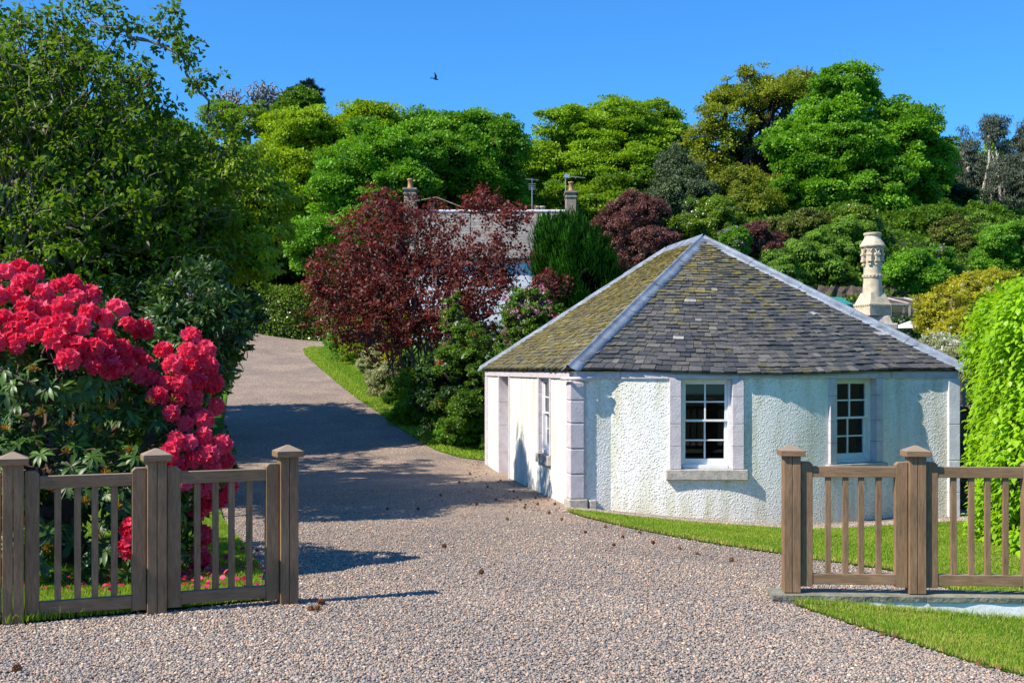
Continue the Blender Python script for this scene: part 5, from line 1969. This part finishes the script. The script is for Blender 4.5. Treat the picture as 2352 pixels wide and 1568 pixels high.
for lb, cx_, cy_, rx_, ry_, Y_, lf, tv in border:
    fl_ = None
    if 'rose' in lb:
        fl_ = [("blossom", M['blossom_white'], 50, .05, .02, None), ("blossoms", M['blossom_red'], 7, .07, .06, None)]
    if 'pink tinged' in lb:
        fl_ = [("blossom", M['blossom_pink'], 40, .05, .03, None)]
    Y_ = ghit(cx_, cy_ + ry_)[1]
    tree("border_shrub", lb, "shrub", [lobe_px(cx_, cy_, rx_, ry_, Y_, depth=rx_ * Y_ / FPX * .9), lobe_px(cx_ + rx_ * .3, cy_ + ry_ * .4, rx_ * .75, ry_ * .6, Y_ - .4, depth=rx_ * Y_ / FPX * .7)] +
         [np.array([(cx_ + q_ * rx_ - CX) * (Y_ - .5) / FPX, Y_ - .5, float(gz((cx_ + q_ * rx_ - CX) * (Y_ - .5) / FPX, Y_ - .5)) + .28, rx_ * Y_ / FPX * .6, .5, .5]) for q_ in (-.35, .45)],
         ground_base(cx_, Y_), L[lf], M['bark'], boughs=20, clumps=230, per=75, cr=.24, ls=.085 if lf != 'dark' else .1, flat=.8, tonev=tv,
         group="shrubs in the border beside the drive", mode='rand', twig=.007, flowers=fl_)
tree("pink_rhododendron", "rhododendron with pale pink and magenta flowers peeping over the cottage roof", "shrub",
     [lobe_px(1215, 740, 60, 75, 27.5, depth=.7), lobe_px(1265, 760, 50, 60, 27.5, depth=.6)],
     ground_base(1215, 27.8), L['mid'], M['bark_red'], clumps=170, per=60, cr=.22, ls=.1, flat=.8, tonev=.35, mode='rand',
     flowers=[("blossoms", M['blossom_pink'], 34, .06, .08, lambda c: c[2] > 2.9 and c[0] < .9),
              ("blossoms", M['blossom_red'], 10, .06, .08, lambda c: c[2] > 2.8 and c[0] > .75)])
tree("pink_rhododendron", "single magenta flowered sprig inside the plum foliage", "shrub",
     [lobe_px(1040, 730, 20, 60, 30.5, depth=.3)], ground_base(1040, 30.6), L['mid'], M['bark_red'], clumps=20, per=40, cr=.2, ls=.1,
     flowers=[("blossoms", M['blossom_pink'], 7, .06, .07, None)])

# ------------------------------------------------------------------ the white house behind
hx0, hy0 = at(955, 0, 52)[0], 52
hg = float(gz(0, 52))
house = empty("white_house", (-.5, 52, hg), "white harled house with grey slate roof behind the purple plum", "house")
HB = np.array(house.location)


def hp(px, py, Y):
    return at(px, py, Y) - HB


zr, ze = hp(0, 488, 54)[2], hp(0, 590, 51)[2]
x0_, x1_ = hp(945, 0, 52)[0], hp(1322, 0, 52)[0]
a = MB()
a.box(((x0_ + x1_) / 2, 2, ze / 2 - .3), (x1_ - x0_, 5.6, ze + .6))
for xx in (x0_ + .01, x1_ - .01):
    a.add([(xx, -.8, ze), (xx, 4.8, ze), (xx, 2, zr)], [(0, 1, 2)])
a.build("wall", M['house_white'], house)
a = MB()
a.add([(x0_ - .05, -1.1, ze - .05), (x1_ + .05, -1.1, ze - .05), (x1_ + .05, 2, zr), (x0_ - .05, 2, zr), (x0_ - .05, 5.1, ze - .05), (x1_ + .05, 5.1, ze - .05)],
      [(0, 1, 2, 3), (3, 2, 5, 4)])
ro = a.build("roof", M['house_roof'], house)
sl_ = ro.modifiers.new('thick', 'SOLIDIFY')
sl_.thickness = .08
a = MB()
a.bar((x0_, 2, zr + .04), (x1_, 2, zr + .04), .09, 8)
a.build("ridge", M['painted_stone'], ro)
for px_, pw, top_, npot in ((943, .52, 440, 2), (1311, .46, 447, 1)):
    cx_ = hp(px_, 0, 54)[0]
    zt = hp(0, top_, 54)[2]
    a = MB()
    a.box((cx_, 2, (zr - .6 + zt) / 2), (pw, .9, zt - zr + .6))
    a.box((cx_, 2, zt + .05), (pw + .14, 1.04, .10))
    a.box((cx_, 2, zt - .16), (pw + .08, .98, .08))
    ch = a.build("chimney", M['masonry'], ro, bevel=.02)
    for k in range(npot):
        a = MB()
        a.lathe((cx_, 1.75 + .5 * k, zt + .1), [(.13, 0), (.14, .04), (.11, .08), (.10, .36), (.13, .38), (.13, .44), (.08, .44)], 14)
        a.build("chimney_pot", M['terracotta'], ch, smooth=True)
for px_ in (1234, 1247):
    a = MB()
    a.lathe((hp(px_, 0, 54)[0], 2.6, zr - .1), [(.14, 0), (.12, .05), (.11, .38), (.15, .40), (.15, .46), (.1, .46)], 14)
    a.build("chimney_pot", M['clay'], ro, smooth=True)
for px_, py_, sty in ((1222, 410, 0), (1299, 403, 1)):
    c0 = hp(px_, py_, 54)
    o = empty("television_aerial", (c0[0] + HB[0], 54, zr + HB[2]), ["spindly aerial on the roof ridge beside the small chimney pots",
                                                               "mast aerial strapped to the right chimney"][sty], "aerial")
    a = MB()
    h_ = c0[2] - zr
    a.bar((0, 0, -.1), (0, 0, h_), .022, 5)
    a.build("mast", M['aluminium'], o)
    a = MB()
    if sty == 0:
        a.bar((-.3, -.15, h_ - .05), (.3, .15, h_ - .05), .014, 4)
        for q in np.linspace(-.28, .28, 7):
            a.bar((q, -.16 + q * .5, h_ - .05), (q, .16 + q * .5, h_ - .05), .010, 4)
        for q in np.linspace(-.3, .2, 4):
            a.bar((-.16, 0, h_ - .35 + q * .5), (.16, 0, h_ - .35 + q * .5), .010, 4)
    else:
        a.bar((0, 0, h_ - .03), (.9, 0, h_ - .12), .016, 4)
        a.box((.06, 0, h_ - .03), (.22, .1, .16))
        for q in np.linspace(.2, .85, 9):
            a.bar((q, -.14, h_ - .03 - q * .1), (q, .14, h_ - .03 - q * .1), .008, 4)
    a.build("antenna", M['aluminium'], o)

# ------------------------------------------------------------------ ornate chimney house on the right
YC = 28.0
cc = at(2010, 750, YC)
cg = float(gz(cc[0], YC))
och = empty("stone_outbuilding", (cc[0], YC, cg), "stone outbuilding with a tall ornate buff chimney behind the cottage roof", "building")
OB = np.array(och.location)


def oz(py):
    return EYE - (py - HY) * YC / FPX - cg


zl = oz(748)
a = MB()
a.add([(-1.3, 0, -1), (1.3, 0, -1), (1.3, 0, zl - 1.3), (0, 0, zl - .1), (-1.3, 0, zl - 1.3), (-1.3, 5, -1), (1.3, 5, -1), (1.3, 5, zl - 1.3), (0, 5, zl - .1), (-1.3, 5, zl - 1.3)],
      [(0, 1, 2, 3, 4), (9, 8, 7, 6, 5), (1, 6, 7, 2), (5, 0, 4, 9)])
a.build("wall", M['masonry'], och)
a = MB()
a.add([(-1.4, -.02, zl - 1.36), (0, -.02, zl - .05), (1.4, -.02, zl - 1.36), (-1.4, 5, zl - 1.36), (0, 5, zl - .05), (1.4, 5, zl - 1.36)],
      [(1, 0, 3, 4), (2, 1, 4, 5)])
orf = a.build("roof", M['house_roof'], och)
s_ = orf.modifiers.new('thick', 'SOLIDIFY')
s_.thickness = .06
a = MB()
a.box((.02, .2, zl - .02), (.98, .7, .16))
a.box((0, .2, zl + .14), (.82, .62, .2), top=.82)
stk = a.build("chimney", M['raw_stone'], orf, bevel=.03)
px2m = YC / FPX
a = MB()
q45 = math.pi / 4
z1c = oz(722)
zc = oz(703)
z2c = oz(680)
rot = .35
a.box((0, .2, (z1c + zc) / 2 - .0), (.61, .61, zc - z1c + .06), rot)
a.box((0, .2, zc + .04), (.65, .65, .03), rot)
a.box((0, .2, (zc + z2c) / 2 + .06), (.62, .62, z2c - zc + .06), rot, top=.64)
for k in range(36):                                  # dentil course under the slope
    sd = k // 9
    u_ = (k % 9 - 4) * .068
    lx, ly = [(u_, -.312), (.312, u_), (u_, .312), (-.312, u_)][sd]
    a.box((lx * math.cos(rot) - ly * math.sin(rot), .2 + lx * math.sin(rot) + ly * math.cos(rot), zc + .015), (.035, .035, .03), rot)
pot = a.build("chimney_pot", M['clay'], stk, bevel=.008)
a = MB()
zz = lambda py: oz(py)
R = lambda px_: px_ * px2m
a.lathe((0, .2, 0), [(R(24), zz(690)), (R(22), zz(668)), (R(20.5), zz(637)), (R(22.5), zz(636)), (R(22.5), zz(629)), (R(20), zz(628)), (R(19.5), zz(600)),
                     (R(19.5), zz(568)), (R(28), zz(566)), (R(29), zz(563)), (R(27), zz(559)), (R(22.5), zz(552)), (R(19), zz(546)),
                     (R(17.5), zz(541)), (R(19.5), zz(539)), (R(20.5), zz(537)), (R(20.5), zz(534)), (R(19), zz(533)), (R(14), zz(533)), (R(13), zz(545))], 40)
sh_ = a.build("shaft", M['clay'], stk, smooth=True, crease=.5)
a = MB()
for k in range(8):
    an = 2 * math.pi * k / 8 + .2
    ca, sa = math.cos(an), math.sin(an)
    for r_, z_, s3 in ((R(21.5), zz(590), (.09, .08, .15)), (R(22), zz(598), (.11, .09, .04)), (R(22), zz(583), (.13, .10, .05)), (R(21), zz(606), (.07, .07, .04))):
        a.box((ca * r_, .2 + sa * r_, z_), s3, an + math.pi / 2)
    # pointed arch hood between the corbels
    am = an + math.pi / 8
    prev = None
    for q in np.linspace(0, 1, 7):
        aa_ = an + (math.pi / 4) * q
        zq_ = zz(584) + (zz(569) - zz(584)) * (1 - abs(2 * q - 1) ** 1.8)
        p = (math.cos(aa_) * R(23.5), .2 + math.sin(aa_) * R(23.5), zq_)
        if prev:
            a.bar(prev, p, .022, 5)
        prev = p
for k in range(18):
    an = 2 * math.pi * k / 18
    a.lathe((math.cos(an) * R(22), .2 + math.sin(an) * R(22), zz(632)), [(.0, -.025), (.02, -.015), (.024, 0), (.016, .02), (0, .025)], 6)
a.lathe((0, .2, 0), [(R(19.6), zz(575)), (R(24), zz(574)), (R(25.5), zz(566.5))], 8, sides_rot=.2)
a.build("moulding", M['clay'], stk)

# parasol, fruit cage, green shelter, dark sheeting, stone wall
px_, py_, Y_ = 2090, 748, 31
c0 = at(px_, 737, Y_)
g0 = float(gz(c0[0], Y_))
ps = empty("parasol", (c0[0], Y_, g0), "white garden parasol seen over the cottage roof corner", "parasol")
a = MB()
hh = c0[2] - g0
n_ = 8
a.add([(0, 0, hh)] + [(.36 * math.cos(2 * math.pi * k / n_ + .3), .36 * math.sin(2 * math.pi * k / n_ + .3), hh - .12) for k in range(n_)] +
      [(.62 * math.cos(2 * math.pi * k / n_ + .3), .62 * math.sin(2 * math.pi * k / n_ + .3), hh - .2) for k in range(n_)],
      [(0, 1 + k, 1 + (k + 1) % n_) for k in range(n_)] + [(1 + k, 9 + k, 9 + (k + 1) % n_, 1 + (k + 1) % n_) for k in range(n_)])
a.build("canopy", M['canvas'], ps)
a = MB()
a.bar((0, 0, 0), (0, 0, hh), .02, 8)
a.build("pole", M['grey_wood'], ps)

Yg = 38.5
fa, fb = at(2045, 0, Yg)[0], at(2150, 0, Yg)[0]
gzc = EYE - (722 - HY) * Yg / FPX
fc = empty("fruit_cage", (fa, Yg, gzc), "timber framed fruit cage draped with brown netting", "cage")
wq = fb - fa
zt = (722 - 678) * Yg / FPX
ze_ = (722 - 698) * Yg / FPX
a = MB()
for x_ in (0, wq * .42, wq * .82, wq * 1.2):
    a.box((x_, 0, ze_ / 2 - .3), (.06, .06, ze_ + .6))
    a.box((x_ - .25, 1.6, zt / 2), (.06, .06, zt))
    a.bar((x_, 0, ze_), (x_ - .25, 1.6, zt), .035, 4)
a.box((wq * .6, 0, ze_), (wq * 1.25, .06, .06))
a.box((wq * .6 - .25, 1.6, zt), (wq * 1.25, .06, .06))
a.build("frame", M['grey_wood'], fc)
a = MB()
for k in range(34):
    x_ = wq * 1.2 * k / 33
    a.bar((x_, 0, ze_ + .01), (x_ - .25, 1.6, zt - .02), .011, 3)
for k in range(14):
    q = k / 13
    a.bar((-.25 * q, 1.6 * q, ze_ + (zt - ze_) * q + .01 - .05 * math.sin(q * 3.1)), (wq * 1.2 - .25 * q, 1.6 * q, ze_ + (zt - ze_) * q - .05 * math.sin(q * 3.1)), .012, 3)
for k in range(7):
    a.bar((0, .0, ze_ * k / 7), (wq * 1.2, 0, ze_ * k / 7), .006, 3)
a.build("netting", M['net'], fc)

Yt = 37.5
ta, tb = at(1893, 0, Yt)[0], at(1962, 0, Yt)[0]
zt_, zb_ = EYE - (678 - HY) * Yt / FPX, EYE - (760 - HY) * Yt / FPX
gs = empty("green_shelter", ((ta + tb) / 2, Yt, zb_), "green tarpaulin covered frame left of the ornate chimney", "shelter")
hw_, hh_ = (tb - ta) / 2, zt_ - zb_
a = MB()
a.add([(-hw_, 0, 0), (hw_, 0, 0), (hw_, 0, hh_ * .74), (-hw_, 0, hh_ * .74), (-hw_ + .1, .9, hh_), (hw_ - .15, .9, hh_), (hw_, 2, hh_ * .7), (-hw_, 2, hh_ * .7),
       (-hw_, 2, 0), (hw_, 2, 0)],
      [(0, 1, 2, 3), (3, 2, 5, 4), (4, 5, 6, 7), (1, 9, 6, 2), (2, 6, 5), (0, 3, 7, 8), (3, 4, 7), (8, 7, 6, 9)])
a.build("cover", M['tarp'], gs, bevel=.02)
a = MB()
for sx_ in (-1, 1):
    a.bar((sx_ * hw_, -.02, 0), (sx_ * hw_, -.02, hh_ * .75), .03, 6)
a.bar((-hw_, -.02, hh_ * .74), (hw_, -.02, hh_ * .74), .03, 6)
a.build("frame", M['tarp'], gs)

Yb = 60
p0_ = at(2240, 566, Yb)
bt = MB()
prof = []
for i in range(9):
    q = i / 8
    prof.append((1.15 * math.cos(q * math.pi / 2), .30 * math.sin(q * math.pi / 2)))
bt.lathe((0, 0, 0), prof, 24)
bo = bt.build("trampoline", M['black_tarp'], None, smooth=True)
bo.location = tuple(p0_)
bo.scale = (1.0, .8, 1.0)
bo.name = "black_cover"
tag(bo, "black sheeted low mound at the foot of the tall gum tree", "cover")

a = MB()
p0_, p1_ = at(2195, 0, 19.3), at(2330, 0, 20.4)
gw = empty("garden_wall", (p0_[0], p0_[1], -.7), "mossy brown rubble wall in the gap between cottage and beech hedge", "wall",
           rz=math.atan2(p1_[1] - p0_[1], p1_[0] - p0_[0]))
a.box((1.3, 0, .85), (3.0, .4, 1.9))
a.build("stonework", M['old_wall'], gw, bevel=.02)
rng = np.random.RandomState(8)
n = 5000
Pm = np.stack([rng.uniform(-.2, 2.8, n), -.21 - rng.uniform(0, .05, n), rng.uniform(0, 1.8, n)], -1)
put("moss", leaves_mesh("moss", Pm, rng.normal(size=Pm.shape) + [0, -1, -.6], rng.normal(size=Pm.shape), rng.uniform(.03, .08, n),
                        rng.random(n), T_SMALL), leaf_mat("rusty_moss", (.05, .03, .008), (.20, .13, .02), .1), gw)
# rock face behind the green shelter
a = MB()
rng = np.random.RandomState(12)
p0_, p1_ = at(1860, 0, 43.4), at(2180, 0, 43.4)
xs_ = np.linspace(p0_[0], p1_[0], 26)
zb0 = 3.2
vs, fs = [], []
for i, x_ in enumerate(xs_):
    for j in range(6):
        vs.append((x_ - xs_[0], rng.uniform(-.12, .12) + j * .06, j * .32 + rng.uniform(-.05, .05)))
    vs.append((x_ - xs_[0], 1.2, 1.6))
for i in range(len(xs_) - 1):
    for j in range(6):
        fs.append((i * 7 + j, (i + 1) * 7 + j, (i + 1) * 7 + j + 1, i * 7 + j + 1))
a.add(vs, fs)
rk = a.build("rock_face", M['old_wall'], None)
rk.location = (p0_[0], 43.4, zb0)
tag(rk, "dark exposed rock face behind the fruit cage", "rock")

# flying bird
Yb = 60
bp = at(1000, 182, Yb)
a = MB()
# body as one continuous skinned shape with two wings
prof = [(-.20, .0), (-.13, .03), (-.02, .05), (.10, .045), (.17, .025), (.22, .004)]
vs, fs = [], []
for x_, r_ in prof:
    for k in range(8):
        an = 2 * math.pi * k / 8
        vs.append((x_, r_ * math.cos(an), r_ * math.sin(an)))
for i in range(len(prof) - 1):
    for k in range(8):
        fs.append((i * 8 + k, i * 8 + (k + 1) % 8, (i + 1) * 8 + (k + 1) % 8, (i + 1) * 8 + k))
a.add(vs, fs)
for sgn, rise in ((1, .30), (-1, .26)):
    pts_ = [(.09, 0, 0), (-.07, 0, 0), (.05, sgn * .16, rise * .55), (-.10, sgn * .15, rise * .5), (-.14, sgn * .28, rise * 1.15), (-.17, sgn * .28, rise * 1.12)]
    tp = [(x_, y_, z_ + .008) for x_, y_, z_ in pts_]
    a.add(pts_ + tp, [(0, 1, 3, 2), (2, 3, 5, 4), (8, 9, 7, 6), (10, 11, 9, 8), (0, 2, 8, 6), (2, 4, 10, 8), (1, 7, 9, 3), (3, 9, 11, 5)])
a.add([(-.18, -.01, 0), (-.18, .01, 0), (-.33, .06, 0), (-.33, -.06, 0), (-.18, 0, .01), (-.33, 0, .012)], [(0, 1, 2, 3), (1, 0, 4), (4, 0, 3, 5), (4, 5, 2, 1)])
bird = a.build("bird", plain("dark_feathers", (.03, .03, .035), .7, .2), None, smooth=True)
bird.location = tuple(bp)
bird.scale = (.8, .8, .8)
bird.rotation_euler = (math.radians(-25), math.radians(8), math.radians(20))
tag(bird, "small dark bird flying with raised wings in the blue sky", "bird")

# ------------------------------------------------------------------ cones and litter on the drive
def cone_mesh():
    V0, F0 = ico()
    mb = MB()
    rng = np.random.RandomState(2)
    mb.lathe((0, 0, 0), [(.0, -.024), (.008, -.02), (.014, -.005), (.012, .012), (.004, .026), (0, .027)], 8)
    for i in range(46):
        t = i / 46
        z = -.022 + .046 * t
        r = .019 * math.sin(math.pi * (t * .85 + .12)) + .003
        an = i * 2.399963
        ca, sa = math.cos(an), math.sin(an)
        o_ = np.array([ca, sa, .35])
        c = np.array([ca * r, sa * r, z])
        s_ = np.array([-sa, ca, 0]) * .006
        mb.add([c - s_ - o_ * .006, c + s_ - o_ * .006, c + s_ * .9 + o_ * .006, c - s_ * .9 + o_ * .006, c + o_ * .008 + [0, 0, .004]],
               [(0, 1, 2, 3), (3, 2, 4), (0, 3, 4), (1, 4, 2)])
    me_ = bpy.data.meshes.new("pine_cone")
    me_.from_pydata(mb.v, [], mb.f)
    me_.materials.append(M['cone'])
    return me_


CM = cone_mesh()
cones = [(739, 1391, "orange brown pine cone lying nearest the end post of the left fence"),
         (713, 1405, "larger of the two pine cones just below the left fence's end post"),
         (728, 1404, "dark pine cone close to the left fence's end post"),
         (40, 1545, "lone pine cone at the lower left corner on the gravel"),
         (1021, 1259, "reddish pine cone in the middle of the sunlit drive"),
         (960, 1172, None), (1012, 1140, None), (890, 1171, None), (1095, 1160, None), (1105, 1320, None), (1165, 1195, None), (1140, 1150, None),
         (1235, 1160, None), (1262, 1180, None), (1290, 1195, None), (1205, 1168, None), (1345, 1225, None), (1390, 1212, None), (1430, 1236, None),
         (1470, 1226, None), (1500, 1250, None), (1560, 1262, None), (1410, 1255, None), (1275, 1160, None), (1230, 1145, None), (1180, 1130, None),
         (1150, 1105, None), (1120, 1120, None), (1080, 1090, None), (1055, 1110, None), (1195, 1150, None), (1600, 1275, None), (1680, 1290, None)]
rng = np.random.RandomState(6)
for px_, py_, lb in cones:
    x_, y_ = ghit(px_, py_)
    o = put("pine_cone", CM, None)
    sc_ = rng.uniform(.85, 1.15) * (.95 if lb else .8)
    o.location = (x_, y_, float(gz(x_, y_)) + .026 * sc_)
    o.scale = (sc_,) * 3
    o.rotation_euler = (math.radians(80), rng.uniform(-.3, .3), rng.uniform(0, 6))
    tag(o, lb or "small brown pine cone scattered on the gravel towards the cottage", "pine cone", "pine cones on the drive")
n = 1500
x = rng.uniform(-.9, 3.4, n)
y = rng.uniform(14, 25.5, n)
# along the wall foot and the lawn edges
wallx = A0[0] + (y - 17) * -math.tan(TH)
k = ((x < wallx - .05) & (x > wallx - 1.3 - rng.exponential(.5, n)) & (y > 16.4)) | (np.abs(y - bl_near(x) + .15) < .22)
x, y = x[k], y[k]
x2 = rng.uniform(2.0, 4.2, 60)
y2 = fl_near(x2) - rng.uniform(0, .12, 60)
x, y = np.concatenate([x, x2]), np.concatenate([y, y2])
Pp = np.stack([x, y, gz(x, y) + .02], -1)
o = put("leaf_litter", leaves_mesh("leaf_litter", Pp, rng.normal(size=Pp.shape) * [1, 1, .2], rng.normal(size=Pp.shape) * .4 + [0, 0, 1],
                                   rng.uniform(.02, .055, len(x)), rng.random(len(x)), T_BROAD), M['litter'])
tag(o, "dry brown leaves and cone scales along the drive edge", "leaf litter", kind='stuff')
